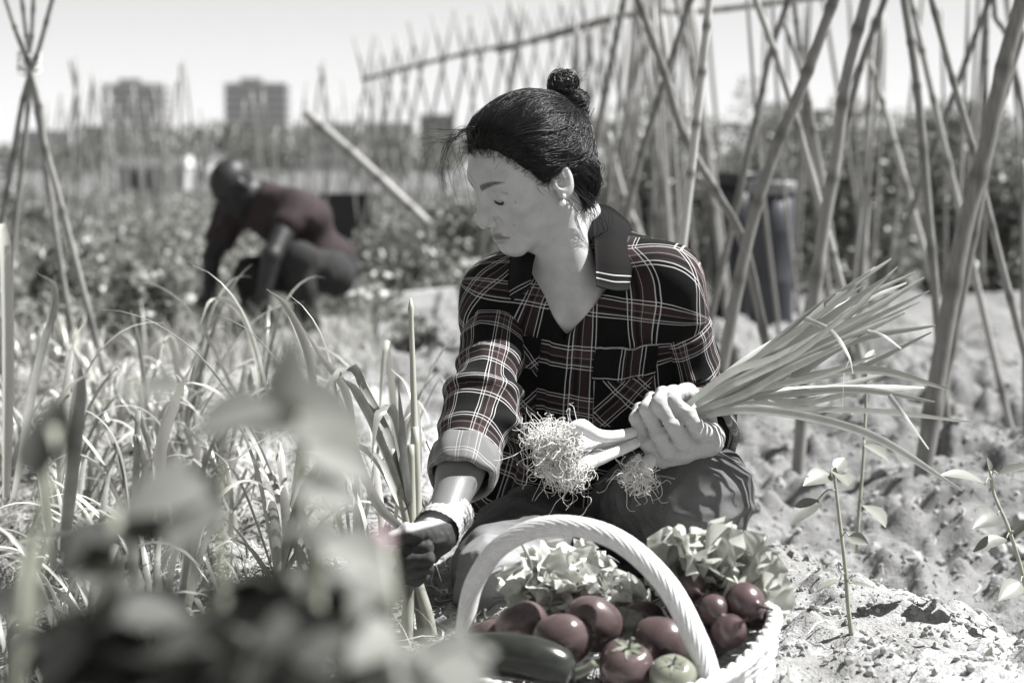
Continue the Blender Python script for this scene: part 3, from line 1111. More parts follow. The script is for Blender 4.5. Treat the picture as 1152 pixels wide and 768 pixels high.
# ---- jeans
def denim_mat():
    t = NT('denim')
    uv = t.coord()
    base = t.ramp(t.noise(26, 4), [(.3, .040), (.7, .115)])
    sunlit = t.attr('sunlit').outputs['Fac']
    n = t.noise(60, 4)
    wv = t.math('MULTIPLY', sunlit, t.math('ADD', .7, t.math('MULTIPLY', n, .6)), clamp=True)
    c = t.mix(wv, base, (.38, .38, .385))  # sunlight on the knees painted in as paler denim
    mp = t.n('ShaderNodeMapping'); mp.inputs['Scale'].default_value = (1, .6, .25); t.l(uv, mp.inputs[0])
    tw = t.noise(1500, 2, mp.outputs[0])
    c = t.mix(t.ramp(tw, [(.4, 0), (.72, .55)]), c, (.17, .17, .17))
    t.color(c)
    t.b.inputs['Roughness'].default_value = .9; t.b.inputs['Specular IOR Level'].default_value = .15
    t.bump(t.math('ADD', tw, t.noise(700, 2)), .22, .0008)
    return t.m


M_DENIM = denim_mat()


def jeans_sdf(P):
    d = ell(P, PEL + TU * .005, (.155, .118, .10), TM)
    R_ = chain(P, [HIR, HIR * .4 + KNR * .6, KNR], [.092, .080, .059]); R2 = chain(P, [KNR, ANR], [.060, .045])
    d = smin(d, smin(R_, R2, .015), .035)
    L_ = chain(P, [HIL, KNL], [.092, .068]); L2 = chain(P, [KNL, ANL], [.066, .046])
    d = smin(d, smin(L_, L2, .015), .035)
    # folds at the groin and behind the knees
    for a, b in ((U(650, 600, 3.0), U(720, 575, 2.92)), (U(655, 615, 3.0), U(735, 590, 2.9)), (U(610, 600, 2.98), U(560, 620, 2.9)),
                 (U(735, 560, 2.8), U(790, 520, 2.7)), (U(690, 600, 2.95), U(700, 660, 2.9)), (U(740, 620, 2.8), U(790, 640, 2.78)), (U(745, 640, 2.8), U(800, 655, 2.8))):
        d = d - crease(P, a, b, .003, .006, .008)
    for kc, hc in ((KNR, HIR), (KNL, HIL)):
        S_ = (P - kc) @ unit(hc - kc)
        d = d - .0055 * (np.sin(S_ * 120 + 3 * noise(P * 20, 35)) * .5 + .5) ** 2 * np.exp(-((S_ - .09) / .06) ** 2)
    d = d - noise(P * 18, 31) * .006 - ridge(P * np.array([11, 11, 20]), 32) * .007 - ridge(P * np.array([30, 30, 46]), 33) * .0028
    return d - .002


def build_jeans():
    pts = np.array([HIL, HIR, KNL, KNR, ANL, ANR, PEL])
    v, q = mesh_sdf(jeans_sdf, pts.min(0) - .14, pts.max(0) + .14, .003)
    K = KNR + np.array([0, -.06, .005])
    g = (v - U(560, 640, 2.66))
    sunlit = np.clip(1.3 - np.linalg.norm(g * np.array([1, .6, .8]), axis=1) / .072, 0, 1)  # bright patch painted where the sun strikes her right knee
    g2 = (v - U(800, 560, 2.68)); sunlit = np.maximum(sunlit, .16 * np.clip(1.5 - np.linalg.norm(g2, axis=1) / .06, 0, 1))  # fainter painted sunlight on her left knee
    return obj('jeans', v, q, M_DENIM, woman, True, {'sunlit': sunlit})


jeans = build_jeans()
# stitched seam on the thigh and a boot under each shin
sm = MB()
line = []
for k in range(30):
    t = k / 29
    p = (HIL * (1 - t) + KNL * t) + np.array([-.055 + .02 * t, -.06, .045]); line.append(p)
P = np.array(line)
for _ in range(12): P = P - grad(jeans_sdf, P, .002) * jeans_sdf(P)[:, None]
sm.add(*tubes(P, .0016, 5)); sm.build('seam', simple('stitching', .25, .2, 300, .8), jeans)


def boot(an, dr, name='boot'):
    an = np.asarray(an); d = unit(dr)
    f = lambda P: smin(smin(cap(P, an + np.array([0, 0, .03]), an, .047, .045), cap(P, an - d * .03 - np.array([0, 0, .02]), an + d * .15 - np.array([0, 0, .022]), .040, .034), .03), cap(P, an, an + d * .08 - np.array([0, 0, .01]), .044, .04), .03)
    v, q = mesh_sdf(f, an - .24, an + .24, .006)
    return obj(name, v, q, M_BOOT, woman)


M_BOOT = simple('boot_leather', .02, .035, 60, .6, .2)
boot(ANL, (-.2, -1, -.02)); boot(ANR + np.array([0, 0, -.01]), (.1, 1, -.25))
# ---------------------------------------------------------------- gloves
def glove_mat():
    t = NT('work_glove')
    knit = t.ramp(t.noise(700, 2), [(.3, .36), (.7, .46)])
    coat = t.ramp(t.noise(120, 3), [(.3, .030), (.7, .050)])
    t.color(t.mix(t.attr('coat').outputs['Fac'], knit, coat))
    t.b.inputs['Roughness'].default_value = .75; t.b.inputs['Specular IOR Level'].default_value = .25
    t.bump(t.noise(650, 3), .35, .001)
    return t.m


M_GLOVE = glove_mat()


def build_glove(parts, c, coatf, cuffpts, cr, wrinkles=()):
    """parts: list of (points, radii, blend) smooth-joined in order"""
    def f(P):
        d = None
        for pts, rs, k in parts:
            e = chain(P, pts, rs, .004)
            d = e if d is None else smin(d, e, k)
        for a, b, r in wrinkles:
            d = smax(d, -cap(P, a, b, r), .004)
        return d - .0006 * noise(P * 160, 41) - .0012 * ridge(P * 55, 42) - .0006 * ridge(P * 120, 43)
    v, q = mesh_sdf(f, c - .12, c + .12, .0016)
    root = obj('glove', v, q, M_GLOVE, woman, True, {'coat': coatf(v)})
    a, b = cuffpts; ax = unit(b - a); M = frame_from(ax, (0, -1, 0)); L = np.linalg.norm(b - a)
    n = 60; k = 96; an = np.arange(k) * 2 * np.pi / k; V = []
    for i in range(n):
        s = i / (n - 1)
        r = cr * (1 + .05 * math.sin(s * 9) + .12 * (s - .5) ** 2) + .0005 * np.sin(s * 46) + .0008 * np.sin(s * 13 + 2 * np.sin(an * 2)) + .0004 * np.cos(an * 24)
        V.append(a + ax * (L * s) + (r * np.cos(an))[:, None] * M[:, 0] + (r * np.sin(an))[:, None] * M[:, 1] + ax * (.0012 * np.sin(an * 3 + i * .3))[:, None])
    V = np.array(V).reshape(-1, 3); i = np.arange(n - 1)[:, None] * k; j = np.arange(k)[None]; j2 = (j + 1) % k
    obj('cuff', V, np.stack([i + j, i + j2, i + k + j2, i + k + j], -1).reshape(-1, 4), M_GLOVE, root, True, {'coat': np.zeros(len(V))})
    return root


def A(x, y, D): return U(580 + x / 4.43, 430 + y / 4.43, D)


G1 = [  # her left hand: fingers wrap the stems, backs towards us
    ([A(950, 285, 2.742), A(930, 290, 2.705), A(850, 325, 2.690)], [.021, .021, .017], .01),
    ([A(950, 285, 2.742), A(925, 240, 2.700)], [.021, .015], .012),
    ([A(940, 300, 2.72), A(770, 370, 2.695)], [.022, .014], .012),
    ([A(735, 385, 2.697), A(690, 362, 2.682), A(650, 290, 2.668), A(602, 178, 2.668), A(622, 135, 2.70), A(690, 170, 2.735)], [.0115, .0112, .0100, .0092, .0085, .0075], .0015),
    ([A(800, 350, 2.690), A(755, 335, 2.672), A(712, 250, 2.655), A(658, 132, 2.655), A(676, 85, 2.69), A(740, 120, 2.73)], [.0120, .0118, .0104, .0098, .009, .008], .0015),
    ([A(880, 305, 2.688), A(830, 292, 2.667), A(785, 210, 2.648), A(716, 105, 2.650), A(733, 58, 2.68), A(790, 95, 2.725)], [.0120, .0120, .0106, .0100, .0092, .008], .0015),
    ([A(945, 250, 2.690), A(905, 235, 2.670), A(860, 165, 2.650), A(785, 92, 2.655), A(785, 50, 2.685), A(820, 90, 2.725)], [.0120, .0118, .0104, .0098, .009, .008], .0015),
    ([A(950, 240, 2.748), A(940, 130, 2.740), A(850, 52, 2.715), A(805, 62, 2.70)], [.016, .0140, .0132, .0105], .006),
]
build_glove(G1, A(800, 240, 2.69), lambda v: np.zeros(len(v)), (A(945, 288, 2.738), A(968, 280, 2.785)), .0235)


def Bp(x, y, D): return U(400 + x / 3.2, 480 + y / 3.2, D)


def coat2(v):
    q = v - CAM; d = q @ FW
    X = CX + F * q[:, 0] / d; Y = CY - F * (q @ UPV) / d
    x = (X - 400) * 3.2; y = (Y - 480) * 3.2
    e = y - (392 - (x - 130) * .26)
    c = np.clip(e / 14 + .5, 0, 1)
    tips = np.clip((x - 132 + 6 * np.sin(y * .1)) / 14, 0, 1)
    return np.where(y > 425, np.minimum(c, tips), c)


G2 = [  # her right hand: palm towards us, closed round the onion stalks
    ([Bp(322, 338, 2.60), Bp(290, 390, 2.575), Bp(262, 440, 2.568)], [.0265, .025, .019], .01),
    ([Bp(300, 360, 2.60), Bp(215, 375, 2.592), Bp(165, 405, 2.588)], [.022, .017, .013], .012),
    ([Bp(300, 400, 2.57), Bp(240, 384, 2.535), Bp(185, 382, 2.515), Bp(138, 402, 2.512)], [.018, .0140, .0122, .0095], .006),
    ([Bp(175, 405, 2.60), Bp(122, 438, 2.580), Bp(126, 446, 2.548), Bp(190, 438, 2.526), Bp(258, 434, 2.522)], [.013, .0100, .0095, .0098, .0082], .0012),
    ([Bp(175, 432, 2.605), Bp(112, 470, 2.580), Bp(120, 478, 2.545), Bp(190, 478, 2.522), Bp(262, 472, 2.518)], [.013, .0102, .0096, .0100, .0084], .0012),
    ([Bp(185, 460, 2.605), Bp(130, 502, 2.585), Bp(142, 512, 2.548), Bp(195, 515, 2.527), Bp(256, 508, 2.522)], [.013, .0100, .0092, .0096, .0080], .0012),
    ([Bp(200, 480, 2.605), Bp(168, 528, 2.590), Bp(182, 542, 2.560), Bp(215, 546, 2.54), Bp(248, 540, 2.535)], [.012, .009, .0084, .0084, .0072], .0012),
]
build_glove(G2, Bp(220, 430, 2.56), coat2, (Bp(292, 372, 2.578), Bp(345, 305, 2.625)), .0295)

# ---------------------------------------------------------------- the bunch in her hand
M_ONLEAF = simple('onion_leaf', (.42, .425, .40), (.58, .585, .56), 35, .42, spec=.4, transl=.18, vary=(.28, .285, .26))
M_BULB = simple('onion_bulb', .62, .78, 60, .4, .1, transl=.1)
M_ROOT = simple('onion_root', (.74, .73, .70), (.86, .85, .83), 80, .7)
bunch = thing('onion_bunch', 'bunch of pulled spring onions with pale roots and long leaves, held in the gloved hand', 'onion bunch', tuple(A(760, 230, 2.69)))


def bulb(pts, rs, parent=bunch):
    P = catmull(pts, 28); R = np.interp(np.linspace(0, 1, 28), np.linspace(0, 1, len(rs)), rs)
    R = R * (.80 + .03 * np.sin(np.arange(28) * 1.3))
    V, fs = tubes(P, R, 16)
    return obj('bulb', V, fs, M_BULB, parent)


GRIP = A(790, 190, 2.695)
bulbs = [
    ([A(250, 300, 2.60), A(275, 245, 2.60), A(330, 222, 2.60), A(430, 268, 2.62), A(600, 245, 2.668), A(760, 165, 2.695)], [.002, .011, .0135, .0105, .0085, .0075]),
    ([A(285, 420, 2.61), A(310, 410, 2.61), A(350, 400, 2.61), A(450, 365, 2.63), A(600, 300, 2.665), A(780, 200, 2.69)], [.003, .0125, .0150, .0105, .0090, .0080]),
    ([A(190, 330, 2.62), A(220, 330, 2.62), A(280, 325, 2.625), A(420, 310, 2.645), A(600, 270, 2.675), A(770, 180, 2.70)], [.003, .012, .0125, .009, .0085, .0075]),
    ([A(610, 455, 2.66), A(635, 440, 2.66), A(660, 400, 2.665), A(690, 330, 2.69), A(720, 260, 2.705), A(780, 190, 2.70)], [.003, .0120, .0125, .008, .007, .007]),
    ([A(150, 280, 2.63), A(180, 285, 2.63), A(240, 270, 2.635), A(420, 290, 2.65), A(620, 255, 2.69), A(775, 175, 2.71)], [.003, .011, .0125, .008, .008, .007]),
    ([A(210, 400, 2.63), A(235, 395, 2.63), A(280, 380, 2.635), A(430, 345, 2.65), A(620, 285, 2.69), A(775, 190, 2.70)], [.003, .011, .0120, .008, .008, .007]),
]
for p, r in bulbs: bulb(p, r)


def curl(base, dr, ln, n=22, wild=1.0):
    p = np.array(base, float); d = unit(dr); out = [p.copy()]
    w = RNG.normal(size=3) * 1.2
    for i in range(n - 1):
        d = unit(d + wild * .35 * np.cross(w, d) + RNG.normal(size=3) * .16 * wild + np.array([0, 0, -.05]))
        if RNG.random() < .12: w = RNG.normal(size=3) * 1.6
        p = p + d * ln / n; out.append(p.copy())
    return np.array(out)


R_ = []
for (p, r), cnt in zip(bulbs, (300, 300, 260, 150, 260, 260)):
    ax = unit(p[0] - p[1])
    for k in range(cnt):
        dr = ax * 1.0 + RNG.normal(size=3) * .75
        R_.append(curl(p[0] - ax * .003 + RNG.normal(size=3) * .007, dr, random.uniform(.02, .085), 22, .8))
V, fs = tubes(np.array(R_), np.linspace(.00055, .00022, 22), 4, False)
MB().add(V, fs).build('roots', M_ROOT, bunch)

LT = [  # leaf tips (px,py,D), half width, bend
    ((1003, 291, 2.80), .0062, 6), ((985, 300, 2.86), .0060, 10), ((1010, 300, 2.76), .0058, 8), ((1030, 306, 2.82), .0055, 4), ((1040, 312, 2.72), .0060, 2),
    ((1046, 327, 2.78), .0050, 0), ((1005, 330, 2.90), .0060, 6), ((975, 318, 2.70), .0055, 9), ((1018, 352, 2.74), .0065, 2), ((960, 335, 2.88), .0060, 8),
    ((1053, 366, 2.70), .0055, -4), ((1048, 374, 2.82), .0060, -2), ((990, 366, 2.86), .0060, 2), ((950, 360, 2.62), .0060, 4), ((930, 350, 2.9), .0060, 6),
    ((985, 400, 2.66), .0050, 2), ((1068, 438, 2.72), .0065, -22), ((1052, 452, 2.78), .0050, -16), ((1092, 475, 2.70), .0060, -16), ((1040, 436, 2.86), .0060, -14),
    ((1083, 552, 2.60), .0060, -36), ((1000, 420, 2.92), .0060, -4), ((960, 345, 2.58), .0050, 4), ((905, 375, 2.80), .0065, 4), ((890, 400, 2.64), .0055, 0),
    ((1020, 318, 2.88), .0055, 8), ((995, 345, 2.64), .0055, 6), ((940, 330, 2.76), .0065, 8), ((915, 430, 2.74), .0055, -8), ((975, 440, 2.8), .0060, -12),
    ((1035, 340, 2.86), .0055, 2), ((965, 380, 2.70), .006, 2), ((1000, 310, 2.70), .006, 8), ((980, 305, 2.78), .006, 9),
]
LB = MB()
lp = []; lw = []; ls = []; ltone = []
for (tip, w, bend) in LT:
    g = GRIP + RNG.normal(size=3) * np.array([.002, .007, .006])
    e = U(*tip); m1 = g + (e - g) * .33; m2 = g + (e - g) * .68
    up_ = np.array([0, 0, 1.0]) * (-bend * .0011)
    b = max(0, -bend) * .0012
    P = catmull([g - (e - g) * .13, g, m1 + np.array([0, 0, b]) + RNG.normal(size=3) * .006, m2 + np.array([0, 0, b * .9]) + RNG.normal(size=3) * .008, e], 26)
    t = np.linspace(0, 1, 26)
    W = w * np.clip(.55 + t * 1.6, 0, 1) * np.where(t > .72, np.clip(1 - ((t - .72) / .30) ** 2 * .9, .12, 1), 1)
    lp.append(P); lw.append(W)
    a = random.uniform(-.9, .5)
    ls.append(np.array([0, math.sin(a), math.cos(a)])); ltone.append(random.uniform(0, .9))
V, q = ribbons(np.array(lp), np.array(lw), np.array(ls), .45)
LB.add(V, q, tone=np.repeat(ltone, 26 * 3))
# broken, folded-over pieces of leaf
for pts, w in (([(905, 358, 2.66), (935, 372, 2.60), (955, 400, 2.58), (960, 420, 2.59)], .004), ([(975, 372, 2.62), (995, 378, 2.6), (1014, 392, 2.61)], .0035),
               ([(1000, 444, 2.62), (1020, 470, 2.58), (1045, 505, 2.58)], .0035), ([(955, 405, 2.6), (950, 420, 2.58), (948, 460, 2.58)], .0012), ([(782, 455, 2.655), (776, 462, 2.645), (770, 476, 2.640)], .0035)):
    P = catmull([U(*p) for p in pts], 14)
    V, q = ribbons(P, w * np.linspace(1, .35, 14), np.array([.3, .5, .8]), .3)
    LB.add(V, q, tone=np.zeros(len(V)))
LB.build('leaves', M_ONLEAF, bunch)
# ---------------------------------------------------------------- the man squatting further back
M_SKIN2 = simple('dark_skin', .016, .028, 40, .5, spec=.35)
M_TEE = simple('maroon_jersey', (.036, .027, .029), (.046, .035, .037), 30, .9, .2, .15)
M_TROU = simple('dark_work_trousers', .022, .04, 20, .9, .2, .15)
man = thing('person', 'crouching man in a maroon t-shirt and dark trousers working on the ground', 'person', tuple(U(320, 380, 8.9)))
mU = U
Dm = 8.9
m_sl = U(332, 232, 8.70); m_el = U(306, 288, 8.52); m_wl = U(297, 330, 8.50)
m_sr = U(262, 240, 8.98); m_er = U(238, 290, 8.86); m_wr = U(236, 328, 8.75)
m_pel = U(370, 300, 8.98); m_neck = U(292, 222, 8.84)
m_hl = U(376, 308, 8.86); m_kl = U(336, 292, 8.60); m_al = U(346, 368, 8.70)
m_hr = U(356, 306, 9.06); m_kr = U(278, 308, 8.86); m_ar = U(292, 356, 9.00)
m_head = U(261, 210, 8.78)
MHM = head_rot(math.radians(52), math.radians(48), math.radians(0))


def man_head(P):
    q = ((P - m_head) @ MHM)
    s = np.stack([np.abs(q[:, 0]), q[:, 1], q[:, 2]], 1)
    d = ell(q, (0, -.015, .03), (.078, .100, .088))
    d = smin(d, ell(q, (0, .03, -.035), (.058, .062, .075)), .03)
    d = smin(d, cap(s, (.05, 0, -.055), (.018, .07, -.098), .018, .018), .03)
    d = smin(d, cap(s, (.012, .085, .025), (.042, .07, .026), .011, .010), .014)
    d = smax(d, -ell(s, (.032, .098, .004), (.018, .014, .012)), .012)
    d = smin(d, cap(q, (0, .085, .015), (0, .108, -.034), .008, .013), .01)
    d = smin(d, ell(s, (.014, .097, -.04), (.009, .01, .008)), .006)
    d = smin(d, ell(q, (0, .088, -.066), (.024, .014, .010)), .008)
    d = smin(d, ell(q, (0, .086, -.078), (.022, .013, .008)), .006)
    d = smax(d, -cap(s, (0, .1025, -.0715), (.022, .094, -.073), .0015), .004)
    d = smin(d, ell(s, (.080, -.012, -.002), (.010, .020, .032)), .008)
    return d


def hand_chain(w, e, dirn, spread):
    """palm and five curled fingers"""
    d = unit(dirn); side = unit(spread); parts = [([w, w + d * .05], [.026, .034], .02)]
    dn = unit(d + np.array([0, 0, -.9]))
    for k, (o, L) in enumerate(((-.030, .075), (-.010, .085), (.010, .082), (.028, .065))):
        b = w + d * .07 + side * o
        parts.append(([w + d * .05 + side * o * .6, b, b + unit(d * .6 + dn * .6) * L * .5, b + unit(d * .6 + dn * .6) * L * .5 + dn * L * .5], [.014, .012, .0105, .008], .004))
    t = w + d * .03 - side * .03
    parts.append(([t, t + unit(d - side * .9) * .035, t + unit(d - side * .3 + dn * .5) * .065], [.014, .012, .009], .006))
    return parts


MH = hand_chain(m_wl, m_el, m_wl - m_el + np.array([-.02, 0, 0]), (1, .2, 0)) + hand_chain(m_wr, m_er, m_wr - m_er, (1, .2, 0))


def man_body(P):
    d = man_head(P)
    d = smin(d, cap(P, m_head + MHM @ np.array([0, -.03, -.06]), m_neck, .064, .080), .04)
    b = chain(P, [m_neck * .6 + m_pel * .4, m_pel], [.08, .10])
    b = smin(b, chain(P, [m_sl, m_el, m_wl], [.058, .044, .030]), .03)
    b = smin(b, chain(P, [m_sr, m_er, m_wr], [.058, .044, .030]), .03)
    b = smin(b, chain(P, [m_hl, m_kl, m_al], [.08, .055, .04]), .03)
    b = smin(b, chain(P, [m_hr, m_kr, m_ar], [.08, .055, .04]), .03)
    d = smin(d, b, .03)
    for pts, rs, k in MH: d = smin(d, chain(P, [np.asarray(p) for p in pts], rs, .006), k)
    return d


def man_tee(P):
    up_ = m_neck * .85 + m_pel * .15
    d = smin(cap(P, up_ + np.array([0, .04, -.02]), m_pel * .93 + m_neck * .07, .100, .130), ell(P, (m_sl + m_sr) / 2 + np.array([.06, .06, -.01]), (.135, .19, .100)), .06)
    d = smin(d, cap(P, m_sl, m_sl * .66 + m_el * .34, .066, .064), .05)
    d = smin(d, cap(P, m_sr, m_sr * .45 + m_er * .55, .080, .070), .05)
    d = smin(d, cap(P, m_neck, m_sl, .066, .066), .05); d = smin(d, cap(P, m_neck, m_sr, .066, .066), .05)
    d = smin(d, ell(P, U(345, 243, 8.9), (.11, .16, .095)), .07)
    d = d - noise(P * 7, 51) * .012 - ridge(P * np.array([9, 9, 6]), 52) * .008
    d = smax(d, -cap(P, m_neck, m_head, .070, .075), .01)
    e = unit(m_el - m_sl); d = smax(d, np.minimum((P - (m_sl * .4 + m_el * .6)) @ e, .2 - np.abs((P - m_el) @ np.array([1.0, 0, 0]))) if False else d - 1, .01)
    return d


def man_trousers(P):
    d = ell(P, m_pel, (.125, .16, .115))
    d = smin(d, chain(P, [m_hl, m_kl], [.092, .068]), .03); d = smin(d, chain(P, [m_kl, m_al], [.066, .056]), .02)
    d = smin(d, chain(P, [m_hr, m_kr], [.092, .068]), .03); d = smin(d, chain(P, [m_kr, m_ar], [.066, .056]), .02)
    return d - noise(P * 8, 53) * .012 - ridge(P * np.array([12, 12, 8]), 54) * .006


lo_, hi_ = np.array([-1.55, 8.3, -.05]), np.array([-.45, 9.4, .95])
v, q = mesh_sdf(man_body, lo_, hi_, .007); obj('body', v, q, M_SKIN2, man)
v, q = mesh_sdf(man_tee, lo_, hi_, .009); obj('shirt', v, q, M_TEE, man)
v, q = mesh_sdf(man_trousers, lo_, hi_, .009); obj('trousers', v, q, M_TROU, man)
for a in (m_al, m_ar):
    f = lambda P: smin(cap(P, a, a + np.array([-.02, -.02, -.05]), .06, .06), cap(P, a + np.array([0, 0, -.055]), a + np.array([-.14, -.06, -.07]), .052, .042), .03)
    v, q = mesh_sdf(f, a - .3, a + .3, .009); obj('shoe', v, q, M_BOOT, man)
# ---------------------------------------------------------------- ground
RD = np.array([-.343, .939]); RN = np.array([.939, .343])     # along / across the ridges


def sstep(x, a, b):
    t = np.clip((x - a) / (b - a), 0, 1); return t * t * (3 - 2 * t)


def hbase(x, y):
    s = x * RN[0] + y * RN[1]
    far = sstep(y, 5.5, 8.0)
    h = .155 * sstep(s, -.1, .75) * (1 - sstep(s, 1.42, 1.78)) + .09 * sstep(s, 2.0, 2.35) * (1 - sstep(s, 2.7, 3.0)) + .07 * sstep(s, 3.15, 3.45) * (1 - sstep(s, 3.7, 4.0))
    h = h + .10 * (1 - sstep(s, -.3, .3)) * (y < 9)
    kneel = np.exp(-(((x - .02) / .22) ** 2 + ((y - 3.0) / .28) ** 2))
    h = h * (1 - far) - .05 * kneel * h / .155
    return .03 + h + .01 * far


def hfull(x, y):
    P = np.stack([x, y, 0 * x], 1)
    k = 1 - sstep(y, 7, 30)
    rt_ = sstep(x * RN[0] + y * RN[1], 1.4, 2.0)
    n = noise(P * 3.1, 61) * (.022 + .02 * rt_) + noise(P * 8, 62) * (.016 + .030 * rt_) + ridge(P * 5, 66) * .030 * rt_ + np.maximum(noise(P * 14, 67), 0) * .035 * rt_
    c = np.maximum(noise(P * 22, 63), 0) ** 1.5 * (.024 + .018 * rt_) + np.maximum(noise(P * 47 + 5, 64), 0) ** 1.3 * .012 + noise(P * 95, 65) * .0035
    return hbase(x, y) + (n + c) * k


def gz(x, y): return float(hbase(np.array([x]), np.array([y]))[0])


def axis(lo, hi, step, ext_lo, ext_hi, g=1.18):
    a = list(np.arange(lo, hi, step)); s = step
    while a[-1] < ext_hi: s *= g; a.append(a[-1] + s)
    b = []; s = step; p = lo
    while p > ext_lo: s *= g; p -= s; b.append(p)
    return np.array(b[::-1] + a)


gx = axis(-1.5, 1.7, .0095, -700, 700, 1.10); gy = axis(1.9, 6.0, .0095, -30, 700, 1.06)
GX, GY = np.meshgrid(gx, gy)
gzv = hfull(GX.ravel(), GY.ravel())
nx_, ny_ = len(gx), len(gy)
ii = np.arange(ny_ - 1)[:, None] * nx_; jj = np.arange(nx_ - 1)[None]
GQ = np.stack([ii + jj, ii + jj + 1, ii + nx_ + 1 + jj, ii + nx_ + jj], -1).reshape(-1, 4)


def soil_mat():
    t = NT('dry_soil')
    n1 = t.noise(3.5, 4); n2 = t.noise(60, 5, rough=.7); n3 = t.noise(260, 3)
    c = t.ramp(n2, [(.30, .16), (.48, .38), (.70, .56)])
    c = t.mix(t.ramp(n1, [(.42, 0), (.62, .75)]), c, (.19, .188, .18))
    c = t.mix(t.ramp(n3, [(.30, .75), (.42, 0)]), c, (.07, .07, .065))
    sp = t.n('ShaderNodeSeparateXYZ'); t.l(t.coord(), sp.inputs[0])
    fld = t.n('ShaderNodeMapRange', interpolation_type='SMOOTHSTEP'); t.l(t.math('ADD', sp.outputs[1], t.math('MULTIPLY', n1, 2.5)), fld.inputs[0])
    fld.inputs[1].default_value = 11.0; fld.inputs[2].default_value = 14.5
    c = t.mix(fld.outputs[0], c, t.ramp(n1, [(.3, .10), (.7, .17)]))
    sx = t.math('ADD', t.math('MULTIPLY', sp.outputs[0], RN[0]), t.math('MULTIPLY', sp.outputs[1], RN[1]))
    bed = t.n('ShaderNodeMapRange', interpolation_type='SMOOTHSTEP'); t.l(t.math('ADD', sx, t.math('MULTIPLY', n1, .5)), bed.inputs[0])
    bed.inputs[1].default_value = .55; bed.inputs[2].default_value = 1.15; bed.inputs[3].default_value = 1; bed.inputs[4].default_value = 0
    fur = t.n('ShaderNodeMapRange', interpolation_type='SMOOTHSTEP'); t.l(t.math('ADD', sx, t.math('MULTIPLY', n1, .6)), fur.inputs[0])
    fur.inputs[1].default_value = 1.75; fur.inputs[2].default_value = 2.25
    c = t.mix(t.math('MULTIPLY', fur.outputs[0], .62), c, t.ramp(n1, [(.40, .04), (.62, .20)]))  # darker furrow soil, with shadow patches painted into its colour
    c = t.mix(t.math('MULTIPLY', bed.outputs[0], .75), c, (.085, .084, .078))
    t.color(c); t.b.inputs['Roughness'].default_value = .95; t.b.inputs['Specular IOR Level'].default_value = .1
    t.bump(t.math('ADD', n2, t.math('MULTIPLY', n3, .6)), .7, .006)
    return t.m


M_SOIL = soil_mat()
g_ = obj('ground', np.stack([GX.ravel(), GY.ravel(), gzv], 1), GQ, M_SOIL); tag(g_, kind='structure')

# loose clods and stones
ico = np.array([(0, 0, 1), (.894, 0, .447), (.276, .851, .447), (-.724, .526, .447), (-.724, -.526, .447), (.276, -.851, .447),
                (.724, .526, -.447), (-.276, .851, -.447), (-.894, 0, -.447), (-.276, -.851, -.447), (.724, -.526, -.447), (0, 0, -1)])
icf = np.array([(0, 1, 2), (0, 2, 3), (0, 3, 4), (0, 4, 5), (0, 5, 1), (1, 6, 2), (2, 7, 3), (3, 8, 4), (4, 9, 5), (5, 10, 1),
                (6, 7, 2), (7, 8, 3), (8, 9, 4), (9, 10, 5), (10, 6, 1), (11, 7, 6), (11, 8, 7), (11, 9, 8), (11, 10, 9), (11, 6, 10)])


def finer(v, f):
    v = [tuple(p) for p in v]; mid = {}; out = []
    def m(a, b):
        k = (min(a, b), max(a, b))
        if k not in mid:
            p = np.array(v[a]) + np.array(v[b]); v.append(tuple(p / np.linalg.norm(p))); mid[k] = len(v) - 1
        return mid[k]
    for a, b, c in f:
        ab, bc, ca = m(a, b), m(b, c), m(c, a); out += [(a, ab, ca), (b, bc, ab), (c, ca, bc), (ab, bc, ca)]
    return np.array(v), np.array(out)


ico2, icf2 = finer(ico, icf)


def scatter_clods(n, x0, x1, y0, y1, smin_, smax_, keep=None, fine=False):
    x = RNG.uniform(x0, x1, n); y = y0 + (y1 - y0) * RNG.uniform(0, 1, n) ** 1.4
    if keep is not None:
        m = keep(x, y); x, y = x[m], y[m]
    n = len(x)
    s = smin_ * (smax_ / smin_) ** (RNG.uniform(0, 1, n) ** 2.5)
    z = hfull(x, y) + s * (-.15 if fine else .2)
    ic, fc = (ico2, icf2) if fine else (ico, icf); k = len(ic)
    q = (ic[None] * 1.3 + RNG.uniform(0, 90, (n, 1, 3))).reshape(-1, 3)
    rough = (noise(q, 5) * .42 + noise(q * 2.7, 6) * .22).reshape(n, k, 1) if fine else RNG.normal(size=(n, k, 1)) * .2
    V = ic[None] * (1 + rough) * s[:, None, None] * RNG.uniform(.6, 1.2, (n, 1, 3))
    V = V + np.stack([x, y, z], 1)[:, None]
    Fq = fc[None] + (np.arange(n) * k)[:, None, None]
    return V.reshape(-1, 3), Fq.reshape(-1, 3)


cl = MB()
cl.add(*scatter_clods(40000, -1.0, 1.7, 2.0, 6.0, .0015, .0075))
cl.add(*scatter_clods(1300, -.6, 2.6, 3.6, 9.0, .006, .024, lambda x, y: x * RN[0] + y * RN[1] > 1.7, True))
tag(cl.build('soil_clods', simple('soil_clod', .20, .42, 9, .95, .5, .1), smooth=False), 'loose dry clods and crumbs of soil on the beds', kind='stuff')

